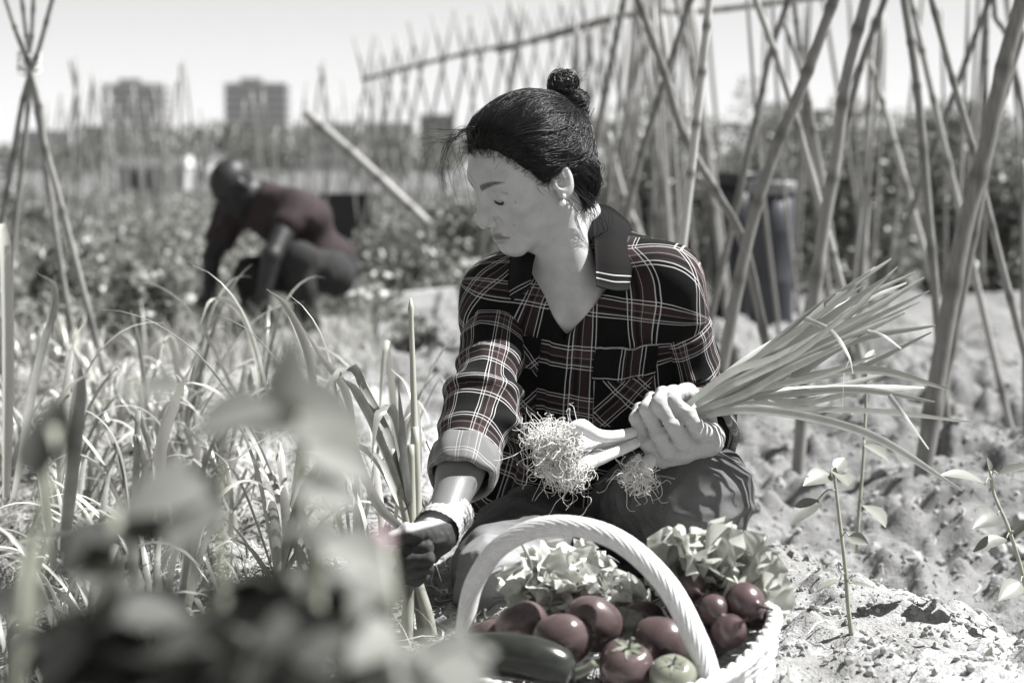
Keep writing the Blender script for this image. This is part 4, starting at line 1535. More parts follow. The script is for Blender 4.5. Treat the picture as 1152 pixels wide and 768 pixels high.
# straw, dead leaf ends and litter
def litter(n, xr, yr, keep, ln, w):
    x = RNG.uniform(*xr, n); y = yr[0] + (yr[1] - yr[0]) * RNG.uniform(0, 1, n) ** 1.3
    m = keep(x, y); x, y = x[m], y[m]; n = len(x)
    a = RNG.uniform(0, 6.28, n); L = RNG.uniform(.4, 1, n) * ln
    t = np.linspace(-.5, .5, 5)[None]
    cu = RNG.normal(size=(n, 1)) * 1.4
    px = x[:, None] + np.cos(a[:, None] + cu * t) * t * L[:, None]; py = y[:, None] + np.sin(a[:, None] + cu * t) * t * L[:, None]
    z = hfull(px.ravel(), py.ravel()).reshape(n, 5) + RNG.uniform(.001, .012, (n, 1)) + RNG.normal(size=(n, 1)) * .25 * t * L[:, None] * .3 + .012 * (.25 - t ** 2)
    P = np.stack([px, py, z], -1)
    sd = np.stack([-np.sin(a), np.cos(a), RNG.normal(size=n) * .5], 1)
    W = np.array([.5, 1, 1, .8, .2])[None] * RNG.uniform(.4, 1, (n, 1)) * w
    V, q = ribbons(P, W, sd, .3)
    return V, q, np.repeat(RNG.uniform(0, 1, n), 15)


M_STRAW = simple('straw', (.40, .39, .36), (.58, .57, .54), 60, .7, vary=(.10, .098, .088))
lt_ = MB()
left = lambda x, y: (x * RN[0] + y * RN[1] < .95 + .25 * RNG.normal(size=len(x)))
V, q, tn = litter(16000, (-1.7, .35), (1.7, 6.5), left, .11, .0022); lt_.add(V, q, tone=tn)
V, q, tn = litter(900, (0, 1.6), (2.0, 5.5), lambda x, y: x > -9, .05, .0016); lt_.add(V, q, tone=tn)
tag(lt_.build('straw_litter', M_STRAW), 'dry straw and dead leaf ends strewn between the onion plants', kind='stuff')
# ---------------------------------------------------------------- plants
M_BLADE = simple('onion_blade', (.14, .143, .130), (.29, .293, .275), 25, .30, spec=.7, transl=.18, vary=(.62, .62, .57))
M_STALK = simple('onion_stalk', (.20, .205, .17), (.30, .30, .27), 25, .5, vary=(.38, .38, .33))


def blade(base, dr, ln, w, droop, kink=None, n=18, tw=0.0):
    """arching leaf: returns midrib, half widths"""
    p = np.array(base, float); d = unit(dr); out = [p.copy()]
    hz = unit(np.array([d[0], d[1], 0]) + 1e-4)
    for i in range(n - 1):
        t = i / (n - 1)
        bend = droop * (t ** 1.6) * 3.0 / n
        if kink and abs(t - kink) < 1.01 / n: bend += 1.15
        d = unit(d * math.cos(bend) + (hz * .35 - np.array([0, 0, 1.0])) * math.sin(bend))
        d = unit(d + RNG.normal(size=3) * .02)
        p = p + d * ln / (n - 1); out.append(p.copy())
    P = np.array(out)
    gr = np.array([gz(a[0], a[1]) for a in P]) + .008
    P[:, 2] = np.maximum(P[:, 2], gr)
    t = np.linspace(0, 1, n)
    return P, w * np.clip(.55 + t * 2, 0, 1) * np.clip((1 - t) / .45, .05, 1) ** .8


def onion_plant(x, y, n, hgt, label, group=None, seed=0, spread=.55, z=None, extra=(), w=.0062, sr=.0085):
    hgt *= .88
    z = gz(x, y) if z is None else z
    t = thing('onion_plant', label, 'onion plant', (x, y, z), group)
    r = random.Random(seed + int(x * 977) + int(y * 331))
    base = np.array([x, y, z - .01])
    sh = hgt * .22; lean = np.array([r.gauss(0, .1), r.gauss(0, .1), 1.0])
    top = base + unit(lean) * sh
    V, fs = tubes(catmull([base, base + unit(lean) * sh * .3, top], 8), np.linspace(sr * 1.25, sr * .8, 8), 9)
    obj('stem', V, fs, M_STALK, t, True, {'tone': np.full(len(V), r.random() * .5)})
    Ps, Ws, Ss, Ts = [], [], [], []
    for k in range(n):
        a = r.uniform(0, 6.28); sp = spread * r.uniform(.15, 1.0)
        dr = np.array([math.cos(a) * sp, math.sin(a) * sp, 1.0]) + lean * .2
        P, W_ = blade(base + unit(lean) * sh * r.uniform(.55, .95), dr, hgt * r.uniform(.65, 1.1), w * r.uniform(.7, 1.2), r.uniform(.9, 3.0), r.choice([None, None, r.uniform(.4, .75)]))
        Ps.append(P); Ws.append(W_); Ss.append((-math.sin(a), math.cos(a), 0)); Ts.append(r.random() ** 1.5)
    for pts, w_ in extra:
        P = catmull([U(*q) for q in pts], 18); Ps.append(P); tt = np.linspace(0, 1, 18)
        Ws.append(w_ * np.clip(.6 + tt * 2, 0, 1) * np.clip((1 - tt) / .4, .08, 1)); Ss.append((.8, .5, .3)); Ts.append(r.random())
    V, q = ribbons(np.array(Ps), np.array(Ws), np.array(Ss, float), .5)
    obj('leaves', V, q, M_BLADE, t, True, {'tone': np.repeat(Ts, 18 * 3)})
    return t


def gpos(px, py, D): p = U(px, py, D); return p[0], D


# the pair of plants her glove is pulling
hp = thing('onion_plant', 'onion plant with twin stalks being pulled up by the dark gloved hand', 'onion plant', tuple(U(472, 715, 2.56)))
for pts in ([(458, 722, 2.545), (459, 690, 2.545), (462, 655, 2.556), (464, 625, 2.575), (463, 560, 2.59), (462, 500, 2.59)],
            [(485, 718, 2.555), (480, 690, 2.55), (470, 655, 2.556), (466, 625, 2.575), (452, 560, 2.59), (440, 505, 2.60)],
            [(478, 722, 2.57), (474, 690, 2.565), (468, 655, 2.565), (466, 625, 2.58), (470, 570, 2.595), (467, 480, 2.60)]):
    V, fs = tubes(catmull([U(*p) for p in pts], 24), np.linspace(.0095, .0048, 24), 10)
    obj('stalk', V, fs, M_STALK, hp, True, {'tone': np.full(len(V), random.random())})
V, fs = tubes(catmull([U(*p) for p in ((466, 604, 2.605), (466, 480, 2.61), (462, 335, 2.62))], 26), np.interp(np.linspace(0, 1, 26), [0, .5, .93, .955, .975, 1], [.0052, .0048, .0030, .0044, .0040, .0010]), 8)
obj('flower_stalk', V, fs, M_STALK, hp, True, {'tone': np.full(len(V), .9)})
Ps, Ws, Ss = [], [], []
for pts, w_ in (([(462, 590, 2.605), (440, 500, 2.60), (410, 440, 2.62), (395, 412, 2.6), (372, 430, 2.58), (355, 470, 2.56)], .006), ([(460, 580, 2.605), (425, 490, 2.55), (400, 440, 2.50), (385, 425, 2.46)], .006),
                ([(464, 590, 2.605), (445, 480, 2.58), (435, 455, 2.56), (425, 470, 2.53), (418, 520, 2.52)], .007), ([(462, 580, 2.605), (452, 500, 2.5), (448, 430, 2.46)], .0055),
                ([(466, 590, 2.605), (470, 500, 2.62), (462, 440, 2.66), (440, 415, 2.7)], .005), ([(458, 600, 2.605), (420, 560, 2.5), (385, 480, 2.45), (350, 470, 2.42), (300, 500, 2.38)], .0065),
                ([(460, 590, 2.605), (432, 530, 2.63), (405, 505, 2.66), (340, 490, 2.68), (245, 470, 2.70)], .0065)):
    P = catmull([U(*q) for q in pts], 18); Ps.append(P); tt = np.linspace(0, 1, 18)
    Ws.append(w_ * np.clip(.6 + tt * 2, 0, 1) * np.clip((1 - tt) / .35, .1, 1)); Ss.append((.8, .5, .3))
V, q = ribbons(np.array(Ps), np.array(Ws), np.array(Ss), .5)
obj('leaves', V, q, M_BLADE, hp, True, {'tone': np.repeat(RNG.uniform(0, .8, len(Ps)), 54)})

near = [
    ((425, 690, 2.64), 5, .34, 'onion plant with short drooping leaves just left of the pulled stalks', .30, ()),
    ((405, 668, 2.72), 6, .46, 'onion plant behind the gloved hand with leaves folded over halfway', .35, (([(402, 640, 2.72), (398, 520, 2.7), (388, 440, 2.66), (360, 400, 2.6), (335, 360, 2.56)], .006),)),
    ((75, 640, 2.15), 7, .44, 'onion plant with one broad pale upright blade near the picture edge', .35, (([(70, 620, 2.15), (80, 520, 2.12), (88, 430, 2.1), (82, 392, 2.1)], .0085), ([(60, 640, 2.15), (45, 500, 2.1), (70, 440, 2.05), (110, 415, 2.0)], .006))),
    ((8, 560, 2.25), 5, .45, 'tall onion plant cut by the picture edge, its blade hooked at the tip', .25, (([(6, 560, 2.25), (8, 420, 2.22), (6, 300, 2.2), (2, 254, 2.2), (-6, 262, 2.2)], .007), ([(15, 560, 2.25), (40, 420, 2.3), (62, 330, 2.3), (40, 305, 2.25)], .005))),
    ((185, 640, 2.30), 6, .46, 'onion plant with a broad blade leaning up to the right behind the blurred leaves', .4, (([(180, 600, 2.3), (178, 510, 2.28), (195, 450, 2.25), (222, 400, 2.22)], .0085),)),
    ((130, 625, 1.95), 5, .36, 'onion plant with a long blade lying out flat over the straw', .4, (([(150, 660, 1.95), (145, 600, 1.9), (120, 585, 1.85), (60, 600, 1.8), (-10, 618, 1.78)], .007),)),
    ((330, 560, 3.1), 6, .50, 'onion plant with a bright blade arching to the left above the straw', .5, (([(336, 540, 3.1), (352, 470, 3.05), (345, 400, 3.0), (322, 345, 2.95), (300, 325, 2.9)], .0075),)),
    ((440, 520, 3.5), 6, .45, 'onion plant behind the tall flower stalk with several hooked leaves', .5, ()),
    ((290, 470, 3.9), 7, .5, 'onion plant of many looping leaves in front of the crouching man', .6, (([(292, 460, 3.9), (288, 400, 3.9), (270, 350, 3.85), (240, 335, 3.8), (225, 365, 3.78)], .006),)),
    ((210, 450, 4.0), 7, .5, 'onion plant with thin pale blades left of the crouching man', .6, ()),
    ((60, 470, 3.4), 7, .5, 'onion plant with wide fallen leaves below the cane tripod', .6, ()),
    ((145, 490, 3.2), 7, .45, 'onion plant with sprawling leaves between the tripod and the blurred leaves', .6, ()),
]
for k, (p, n, h, lb, sp, ex) in enumerate(near):
    w_ = U(*p); onion_plant(w_[0], p[2], n, h, lb, None, 100 + k, sp, None, ex)
r_ = random.Random(5)
cnt = 0
for k in range(400):
    D = r_.uniform(2.3, 6.6); px = r_.uniform(-60, 430)
    x = U(px, 400, D)[0]; s = x * RN[0] + D * RN[1]
    if s > .72 + max(0, D - 3) * .12: continue
    sr_ = (s + .1) / .27
    if abs(sr_ - round(sr_)) > .28: continue
    if D < 2.7 and px > 330: continue
    onion_plant(x, D, r_.choice((5, 6, 7)), r_.uniform(.22, .36), 'onion plant with arching, half dried leaves in the straw covered bed', 'onion plants growing in the bed', 300 + k, .9, None)
    cnt += 1
    if cnt >= 60: break

# short grass and weeds between the onions, one mass
def tuft_blades(n, xr, yr, keep, hr, w):
    x = RNG.uniform(*xr, n); y = yr[0] + (yr[1] - yr[0]) * RNG.uniform(0, 1, n) ** 1.2
    m = keep(x, y); x, y = x[m], y[m]; n = len(x)
    a = RNG.uniform(0, 6.28, n); h = RNG.uniform(*hr, n); l = RNG.uniform(.2, 1.1, n)
    t = np.linspace(0, 1, 6)[None]
    P = np.stack([x[:, None] + np.cos(a)[:, None] * l[:, None] * h[:, None] * t ** 1.8, y[:, None] + np.sin(a)[:, None] * l[:, None] * h[:, None] * t ** 1.8,
                  hbase(x, y)[:, None] + h[:, None] * (t - .35 * t ** 2.5 * l[:, None])], -1)
    W = (1 - t * .92) * RNG.uniform(.5, 1, (n, 1)) * w
    V, q = ribbons(P, W, np.stack([-np.sin(a), np.cos(a), 0 * a], 1), .3)
    return V, q, np.repeat(RNG.uniform(0, 1, n), 18)


M_GRASS = simple('grass_blade', (.07, .075, .06), (.14, .145, .12), 10, .55, transl=.15, vary=(.40, .395, .36))
gr = MB()
V, q, tn = tuft_blades(15000, (-1.9, .1), (1.6, 7), lambda x, y: (x * RN[0] + y * RN[1] < .8 + .3 * noise(np.stack([x * 3, y * 3, 0 * x], 1), 3)), (.02, .09), .0022); gr.add(V, q, tone=tn)
V, q, tn = tuft_blades(16000, (-6, 1.2), (6.5, 16), lambda x, y: (x < -.35 - .10 * (y - 6.5) + 1.3 * (y > 10.5)) | (y > 11), (.06, .30), .005); gr.add(V, q, tone=tn)
tag(gr.build('grass', M_GRASS), 'short grass and weeds between the onions', kind='stuff')


# ---- broad leaves
def leaf_mesh(P, D_, N_, L, wr, nseg=6, curl=.25):
    """ovate leaves: P base (m,3), D_ direction, N_ normal, L length (m), wr half width ratio"""
    m = len(P); D_ = unit(D_); N_ = unit(N_ - (N_ * D_).sum(1, keepdims=True) * D_); S = np.cross(D_, N_)
    t = np.linspace(0, 1, nseg)
    prof = np.sin(np.pi * t ** .8) ** .9; prof[0] = .04; prof[-1] = .02
    rib = P[:, None] + D_[:, None] * (L[:, None] * t)[..., None] - N_[:, None] * (L[:, None] * curl * t ** 2)[..., None]
    W = L[:, None] * wr * prof
    cols = []
    for c, up_ in ((-1, .30), (-.5, .09), (0, 0), (.5, .09), (1, .30)):
        cols.append(rib + S[:, None] * (W * c)[..., None] + N_[:, None] * (W * up_)[..., None])
    V = np.stack(cols, 2).reshape(-1, 3)
    b = (np.arange(m) * nseg * 5)[:, None, None]; i = np.arange(nseg - 1)[None, :, None] * 5; j = np.arange(4)[None, None]
    q = np.stack([b + i + j, b + i + j + 1, b + i + 6 + j, b + i + 5 + j], -1).reshape(-1, 4)
    return V, q


M_BROAD = simple('broad_leaf', (.085, .088, .076), (.16, .163, .148), 40, .45, .15, transl=.22, vary=(.30, .31, .27))
M_STEM = simple('green_stem', (.22, .23, .18), (.34, .35, .29), 40, .6)


def seedling(label, stem_px, leaves, D):
    """young pepper plant: stem through pixels, leaves (px0 -> px1, half width ratio)"""
    t = thing('pepper_seedling', label, 'seedling', tuple(U(*stem_px[0])))
    P = catmull([U(*p) for p in stem_px], 20)
    V, fs = tubes(P, np.linspace(.0034, .0020, 20), 7); obj('stem', V, fs, M_STEM, t)
    mb = MB(); pm = MB()
    for (a, b, wr, nz) in leaves:
        A_, B_ = U(*a), U(*b); k = np.argmin(np.linalg.norm(P - A_, axis=1)); s0 = P[k]
        d = B_ - A_; L = np.linalg.norm(d)
        V, q = leaf_mesh(A_[None], d[None] + np.array([[0, 0, .12 * L]]), np.array([nz], float), np.array([L]), wr, 9, .22)
        mb.add(V, q, tone=np.full(len(V), random.random()))
        if np.linalg.norm(A_ - s0) > .004:
            V, fs = tubes(catmull([s0, (s0 + A_) / 2 + np.array([0, 0, .006]), A_], 7), .0011, 5); pm.add(V, fs)
    mb.build('leaves', M_BROAD, t)
    if pm.n: pm.build('leaf_stalks', M_STEM, t)
    return t


seedling('young pepper seedling in front, its few curled leaves above a bare bright mound',
         [(958, 716, 2.62), (954, 680, 2.62), (950, 630, 2.62), (944, 580, 2.63), (938, 530, 2.63)],
         [((934, 534, 2.62), (908, 544, 2.58), 0.281, (.2, -.5, .8)), ((942, 532, 2.63), (955, 544, 2.58), 0.281, (.2, -.6, .7)), ((940, 530, 2.64), (952, 513, 2.66), 0.312, (.1, -.6, .8)),
          ((920, 562, 2.60), (892, 588, 2.56), 0.234, (-.2, -.7, .6)), ((955, 603, 2.60), (975, 612, 2.58), 0.328, (0, -.8, .5)), ((945, 652, 2.61), (918, 664, 2.60), 0.195, (0, -.2, 1)), ((956, 656, 2.61), (985, 660, 2.60), 0.172, (0, -.2, 1))], 2.62)
seedling('taller thin pepper seedling standing behind the bare mound under the onion leaves',
         [(964, 622, 3.15), (966, 580, 3.15), (971, 520, 3.16), (974, 455, 3.18), (975, 410, 3.18)],
         [((972, 568, 3.13), (998, 588, 3.06), 0.234, (.3, -.5, .8)), ((974, 440, 3.17), (992, 425, 3.12), 0.234, (.1, -.5, .8)), ((972, 500, 3.15), (1000, 515, 3.1), 0.218, (.2, -.5, .8)), ((974, 420, 3.18), (958, 408, 3.14), 0.234, (-.2, -.5, .8)), ((975, 410, 3.18), (985, 392, 3.2), 0.234, (0, -.7, .6))], 3.15)
seedling('pepper seedling by the frame edge with drooping pale leaves',
         [(1155, 665, 2.75), (1146, 630, 2.75), (1133, 590, 2.75), (1118, 555, 2.76), (1114, 530, 2.76)],
         [((1108, 545, 2.74), (1062, 530, 2.70), 0.203, (-.1, -.4, .9)), ((1122, 534, 2.76), (1165, 522, 2.74), 0.203, (.1, -.4, .9)), ((1122, 578, 2.73), (1100, 592, 2.68), 0.312, (-.2, -.8, .5)), ((1132, 606, 2.73), (1098, 618, 2.68), 0.172, (-.1, -.5, .8)),
          ((1148, 655, 2.72), (1128, 674, 2.68), 0.265, (-.2, -.8, .4)), ((1114, 530, 2.76), (1113, 514, 2.76), 0.234, (.5, -.8, .2)), ((1140, 600, 2.74), (1160, 585, 2.72), 0.234, (.2, -.6, .7))], 2.75)
seedling('tiny pepper seedling just sprouting low at the bottom edge of the mound',
         [(1106, 772, 2.42), (1106, 755, 2.42), (1105, 740, 2.42)],
         [((1103, 748, 2.42), (1082, 742, 2.40), 0.234, (-.1, -.5, .8)), ((1107, 746, 2.42), (1118, 728, 2.42), 0.234, (.2, -.8, .4)), ((1108, 752, 2.42), (1128, 760, 2.38), 0.234, (.1, -.6, .7)), ((1102, 756, 2.42), (1088, 764, 2.38), 0.234, (-.1, -.6, .7))], 2.42)

# ---- the blurred leafy plants close to the lens
M_FORE = simple('foreground_leaf', (.17, .173, .158), (.25, .253, .237), 30, .65, .15, transl=.38, vary=(.30, .305, .275))
M_FORE_SHADE = simple('shaded_foreground_leaf', (.022, .023, .020), (.045, .046, .040), 30, .65, .15, spec=.3, transl=.12, vary=(.08, .082, .074))  # shade inside the plant put into a darker leaf colour


def fore_plant(label, base, tops, leaves, nrand, region, seed):
    r = np.random.default_rng(seed); K = .86; base = base * np.array([K, K, 1]) ; tops = [CAM + (q - CAM) * K for q in tops]
    t = thing('leafy_plant', label, 'leafy plant', tuple(base))
    sm_ = MB()
    for tp_ in tops:
        P = catmull([base, base * .5 + tp_ * .5 + r.normal(size=3) * .02, tp_], 16)
        V, fs = tubes(P, np.linspace(.006, .003, 16), 7); sm_.add(V, fs)
    sm_.build('stems', M_STEM, t)
    Pb, Dr, Nn, L, W = [], [], [], [], []
    for (a, b, wr) in leaves:
        A_, B_ = U(a[0], a[1], a[2] * K), U(b[0], b[1], b[2] * K); Pb.append(A_); Dr.append(B_ - A_); L.append(np.linalg.norm(B_ - A_)); Nn.append(unit(np.array([r.normal() * .3, -.45, .8])))
    for k in range(nrand):
        px = r.uniform(region[0], region[2]); py = r.uniform(region[1], region[3]); D = r.uniform(region[4], region[5])
        a = r.uniform(0, 6.28)
        Pb.append(U(px, py, D * K)); Dr.append(np.array([math.cos(a), math.sin(a) * .8, r.uniform(-.5, .25)])); L.append(r.uniform(.035, .065) * K); Nn.append(np.array([r.normal() * .5, r.normal() * .5, 1.0]))
    V, q = leaf_mesh(np.array(Pb), np.array(Dr), np.array(Nn), np.array(L), .34, 7, .25)
    obj('leaves', V, q, M_FORE if seed != 4 else M_FORE_SHADE, t, True, {'tone': np.repeat(r.uniform(0, 1, len(Pb)), 35)})
    return t


fore_plant('blurred leafy plant close up, its pale top leaves spread before the onion bed', np.array([-.13, .98, .03]),
           [U(330, 450, .98), U(250, 480, 1.0), U(380, 520, .96), U(200, 560, 1.0)],
           [((330, 470, .98), (322, 385, .97), .36), ((275, 470, 1.0), (395, 455, .95), .30), ((215, 485, 1.0), (310, 440, .98), .30), ((345, 495, .95), (420, 530, .93), .36), ((300, 480, .98), (200, 478, 1.0), .32),
            ((330, 545, .93), (410, 560, .92), .36), ((250, 540, .97), (130, 560, .95), .30), ((255, 555, .96), (180, 615, .93), .34), ((360, 600, .92), (440, 640, .90), .36), ((300, 600, .95), (390, 600, .92), .36), ((165, 440, 1.0), (120, 432, 1.0), .42), ((150, 440, 1.0), (205, 428, .98), .4)],
           12, (230, 640, 420, 800, .92, 1.08), 3)
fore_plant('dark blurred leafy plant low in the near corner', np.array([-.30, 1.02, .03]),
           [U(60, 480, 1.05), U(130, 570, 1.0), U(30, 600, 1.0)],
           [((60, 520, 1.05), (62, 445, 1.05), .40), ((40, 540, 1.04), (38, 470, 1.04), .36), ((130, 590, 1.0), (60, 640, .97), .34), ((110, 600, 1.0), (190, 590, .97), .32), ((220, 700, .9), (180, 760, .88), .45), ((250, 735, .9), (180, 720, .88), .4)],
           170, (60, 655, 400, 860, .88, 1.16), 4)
fp = fore_plant('blurred leafy plant with a pinkish bud beside the gloved hand', np.array([-.02, 1.0, .05]), [U(430, 612, .95), U(470, 720, .95)],
                [((460, 730, .93), (545, 740, .90), .30), ((440, 700, .95), (400, 740, .92), .38), ((430, 650, .95), (395, 690, .93), .36)], 7, (380, 715, 540, 800, .88, 1.0), 6)
bd = MB(); pr = [(.005 * math.sin(a), -.0065 * math.cos(a)) for a in np.linspace(.05, 3.09, 9)]
bd.add(*lathe(pr, 12, origin=U(428, 610, .82)))
bd.build('bud', simple('pink_bud', (.30, .20, .23), (.42, .33, .35), 90, .5), fp)
# ---------------------------------------------------------------- bean canes
def cane_mat():
    t = NT('dry_cane')
    mp = t.n('ShaderNodeMapping'); mp.inputs['Scale'].default_value = (1, 1, .12); t.l(t.coord(), mp.inputs[0])
    c = t.ramp(t.noise(110, 5, mp.outputs[0], rough=.7), [(.3, (.11, .108, .102)), (.7, (.25, .247, .235))])
    c = t.mix(t.attr('tone').outputs['Fac'], c, (.46, .455, .44))
    c = t.mix(t.attr('node').outputs['Fac'], c, (.10, .098, .09))
    t.color(c); t.b.inputs['Roughness'].default_value = .5; t.b.inputs['Specular IOR Level'].default_value = .35
    return t.m


M_CANE = cane_mat()


def cane_shape(P0, r0, r1, tone=0.0, k=9, gap=.22, nodes=True):
    seg = np.linalg.norm(np.diff(P0, axis=0), axis=1).sum()
    n = max(12, int(seg / .03)) if nodes else 8
    P = catmull(P0, n); t = np.linspace(0, 1, n); R = r0 + (r1 - r0) * t
    nd = np.zeros(n)
    if nodes:
        step = max(3, int(gap / seg * n))
        for i in range(random.randrange(1, step), n - 1, step):
            R[i] *= 1.14; nd[i] = .85
    V, fs = tubes(P, R, k)
    return V, fs, {'tone': np.full(len(V), tone), 'node': np.repeat(nd, k)}


def ground_end(a, b, D0, slope=0.0):
    """extend the line through pixels a (upper) and b (lower) to the ground"""
    for i in range(400):
        t = 1 + i * .01
        px, py = a[0] + (b[0] - a[0]) * t, a[1] + (b[1] - a[1]) * t
        p = U(px, py, D0 + slope * t)
        if p[2] <= gz(p[0], p[1]) - .03: break
    return p


def cane(px, D, wpx, label, tone=0.0, group=None, ext=.35, extend=True, Dtop=None):
    """px: pixels from the top down; D at the foot; wpx: width in pixels"""
    Dt = D if Dtop is None else Dtop
    n = len(px); pts = []
    top = np.array(px[0], float); sec = np.array(px[1], float)
    up_ = top + unit(top - sec) * ext * F / D if top[1] < 8 else top
    q = [tuple(up_)] + list(px[1:] if top[1] < 8 else px[1:])
    q = [tuple(up_)] + list(px) if top[1] < 8 else list(px)
    for i, p in enumerate(q): pts.append(U(p[0], p[1], Dt + (D - Dt) * i / (len(q) - 1)))
    if extend: pts.append(ground_end(px[-2], px[-1], D))
    r = wpx * .42 / F * D
    V, fs, at = cane_shape(np.array(pts), r * .85, r * 1.1, tone)
    o = obj('garden_cane', V, fs, M_CANE, None, True, at)
    return tag(o, label, 'cane', group)


cane([(1150, 0), (1131, 68), (1108, 172), (1084, 260), (1062, 380), (1044, 490), (1034, 562)], 4.2, 24, 'thickest brown cane, leaning in from the upper right corner to the furrow', .05)
cane([(1152, 30), (1128, 110), (1112, 172), (1096, 260), (1072, 380)], 4.35, 13, 'slimmer cane lashed along the thickest leaning cane', .1)
cane([(798, 0), (790, 80), (781, 160), (769, 263)], 4.1, 12, 'pale straight cane rising right behind the shoulder of the kneeling woman', .9)
cane([(718, 0), (746, 78), (770, 153), (805, 215), (837, 276), (860, 380)], 5.2, 12, 'dark cane slanting down rightwards across the pale straight cane', .0)
cane([(938, 0), (905, 90), (868, 180), (840, 275), (815, 400)], 4.5, 16, 'grey cane slanting down leftwards in front of the drums to her sleeve', .1)
cane([(974, 0), (952, 88), (941, 172), (926, 260), (908, 400), (897, 536)], 4.6, 17, 'stout cane ending in the soil beneath the held onion leaves', .25)
cane([(850, 0), (885, 100), (926, 245), (944, 312)], 5.2, 10, 'thin cane slanting rightwards between the drums and the stout cane', .45)
cane([(1048, 0), (1072, 90), (1097, 177), (1122, 280), (1147, 375)], 4.6, 10, 'thin cane crossing behind the thickest cane down to the right edge', .15)
cane([(1017, 0), (1028, 70), (1035, 130), (1045, 250), (1056, 375)], 4.9, 12, 'nearly upright cane just left of the thickest cane, with dark joints', .05)
cane([(1025, 0), (1045, 90), (1079, 235)], 5.6, 9, 'thin pale cane crossing the nearly upright cane near its top', .5)
cane([(1134, 45), (1120, 20), (1118, 0)][::-1] + [(1150, 120)], 6.0, 8, 'short stretch of cane showing beside the top of the thickest cane', .0)
cane([(1110, 0), (1109, 60), (1108, 112)], 6.2, 8, 'dark upright cane near the upper right corner', .0)
cane([(1112, 2), (1095, 46), (1079, 90)], 6.0, 8, 'dark cane leaning left from the upper right corner', .0)
cane([(995, 0), (967, 78), (951, 150), (936, 220)], 5.6, 10, 'dark cane leaning left close beside the stout cane', .0)
cane([(887, 0), (866, 62), (854, 120), (842, 172)], 5.8, 9, 'dark cane leaning left above the drums', .0)
cane([(880, 20), (907, 100), (920, 177)], 6.4, 8, 'faint grey cane crossing right above the drums', .2)
cane([(978, 70), (985, 90), (1003, 150), (1019, 208)], 6.6, 9, 'pale blurred cane slanting right beyond the stout cane', .7)
cane([(984, 20), (980, 50), (976, 170), (972, 290)], 7.0, 9, 'pale upright cane behind the stout cane', .6)
cane([(777, 0), (750, 85), (722, 172), (707, 234)], 5.6, 10, 'dark cane leaning left over her hair bun, right of her head', .0)
cane([(702, 0), (688, 70), (672, 150)], 7.5, 10, 'blurred cane leaning left right above the hair bun', .1)
cane([(1151, 180), (1150, 300), (1152, 400)], 5.0, 6, 'dark thin upright cane at the right edge', .0)
cane([(760, 0), (776, 60), (790, 130), (805, 250)], 8.0, 8, 'faint cane between the pale straight cane and the dark slanting one', .3)
cane([(684, 150), (700, 215), (722, 270)], 8.0, 9, 'pale faint cane sloping down beside her neck', .6)
cane([(893, 0), (900, 60), (907, 120)], 7.5, 9, 'blurred cane above the drums, leaning slightly right', .1)

# left tripod, tied
cane([(59, 0), (44, 55), (27, 108), (14, 180), (3, 245)], 5.4, 7.5, 'tripod cane leaning down left, on the far left', .15)
cane([(7, 0), (20, 40), (33, 75), (45, 120), (50, 160), (66, 220), (83, 285)], 5.4, 8, 'tripod cane bending down to the right, on the far left', .3)
cane([(25, 0), (30, 40), (35, 75), (30, 140), (20, 230)], 5.6, 7, 'middle tripod cane hanging between the two splayed ones', .1)
cane([(38, 0), (36, 40), (33, 75), (44, 140), (58, 230)], 5.55, 7, 'thin fourth cane of the tied tripod', .2)
tw = []
for k in range(7):
    an = np.linspace(0, 6.6, 20); c = U(33, 62 + k * 3.2, 5.47)
    tw.append(np.stack([c[0] + .030 * np.cos(an + k), c[1] + .035 * np.sin(an + k), c[2] + .008 * np.sin(an * 2 + k)], 1))
V, fs = tubes(np.array(tw), .003, 5)
tag(obj('twine', V, fs, simple('twine', .45, .6, 200, .9)), 'pale twine lashing the tripod canes together', 'twine')

# fallen pale cane and the long rail on the lattice
def loose(pts, wpx, D, label, tone):
    V, fs, at = cane_shape(np.array([U(*p) for p in pts]), wpx * .5 / F * D, wpx * .5 / F * D, tone)
    return tag(obj('garden_cane', V, fs, M_CANE, None, True, at), label, 'cane')


loose([(345, 128, 10.5), (410, 185, 10.3), (482, 252, 10.2)], 11, 10.3, 'pale thick cane leaning over to the ground behind the crouching man', .45)
loose([(408, 90, 15), (475, 72, 14.5), (545, 56, 14), (620, 42, 13.3), (690, 22, 12.6)], 5, 14, 'long rail cane tied across the blurred cane lattice', .4)
loose([(560, 58, 13), (690, 20, 12), (800, 12, 11.2), (930, -4, 10.4)], 6, 12, 'second rail cane running on from the lattice to the upper right', .2)

# blurred lattice of crossed canes and the far reeds
BGL = 'blurred cane standing in the far rows of the garden'
BGG = 'far rows of garden canes'


def bg_cane(p0, p1, D, w, tone):
    P = np.array([U(p0[0], p0[1], D), U(p1[0], p1[1], D)])
    e = P[1] + (P[1] - P[0]) * 0; e = e + unit(P[1] - P[0]) * max(0, (e[2] - .02)) / max(.3, -unit(P[1] - P[0])[2])
    V, fs, at = cane_shape(np.array([P[0], (P[0] + e) / 2 + RNG.normal(size=3) * .01, e]), w * .42 / F * D, w * .5 / F * D, tone, 6, nodes=False)
    return tag(obj('garden_cane', V, fs, M_CANE, None, True, at), BGL, 'cane', BGG)


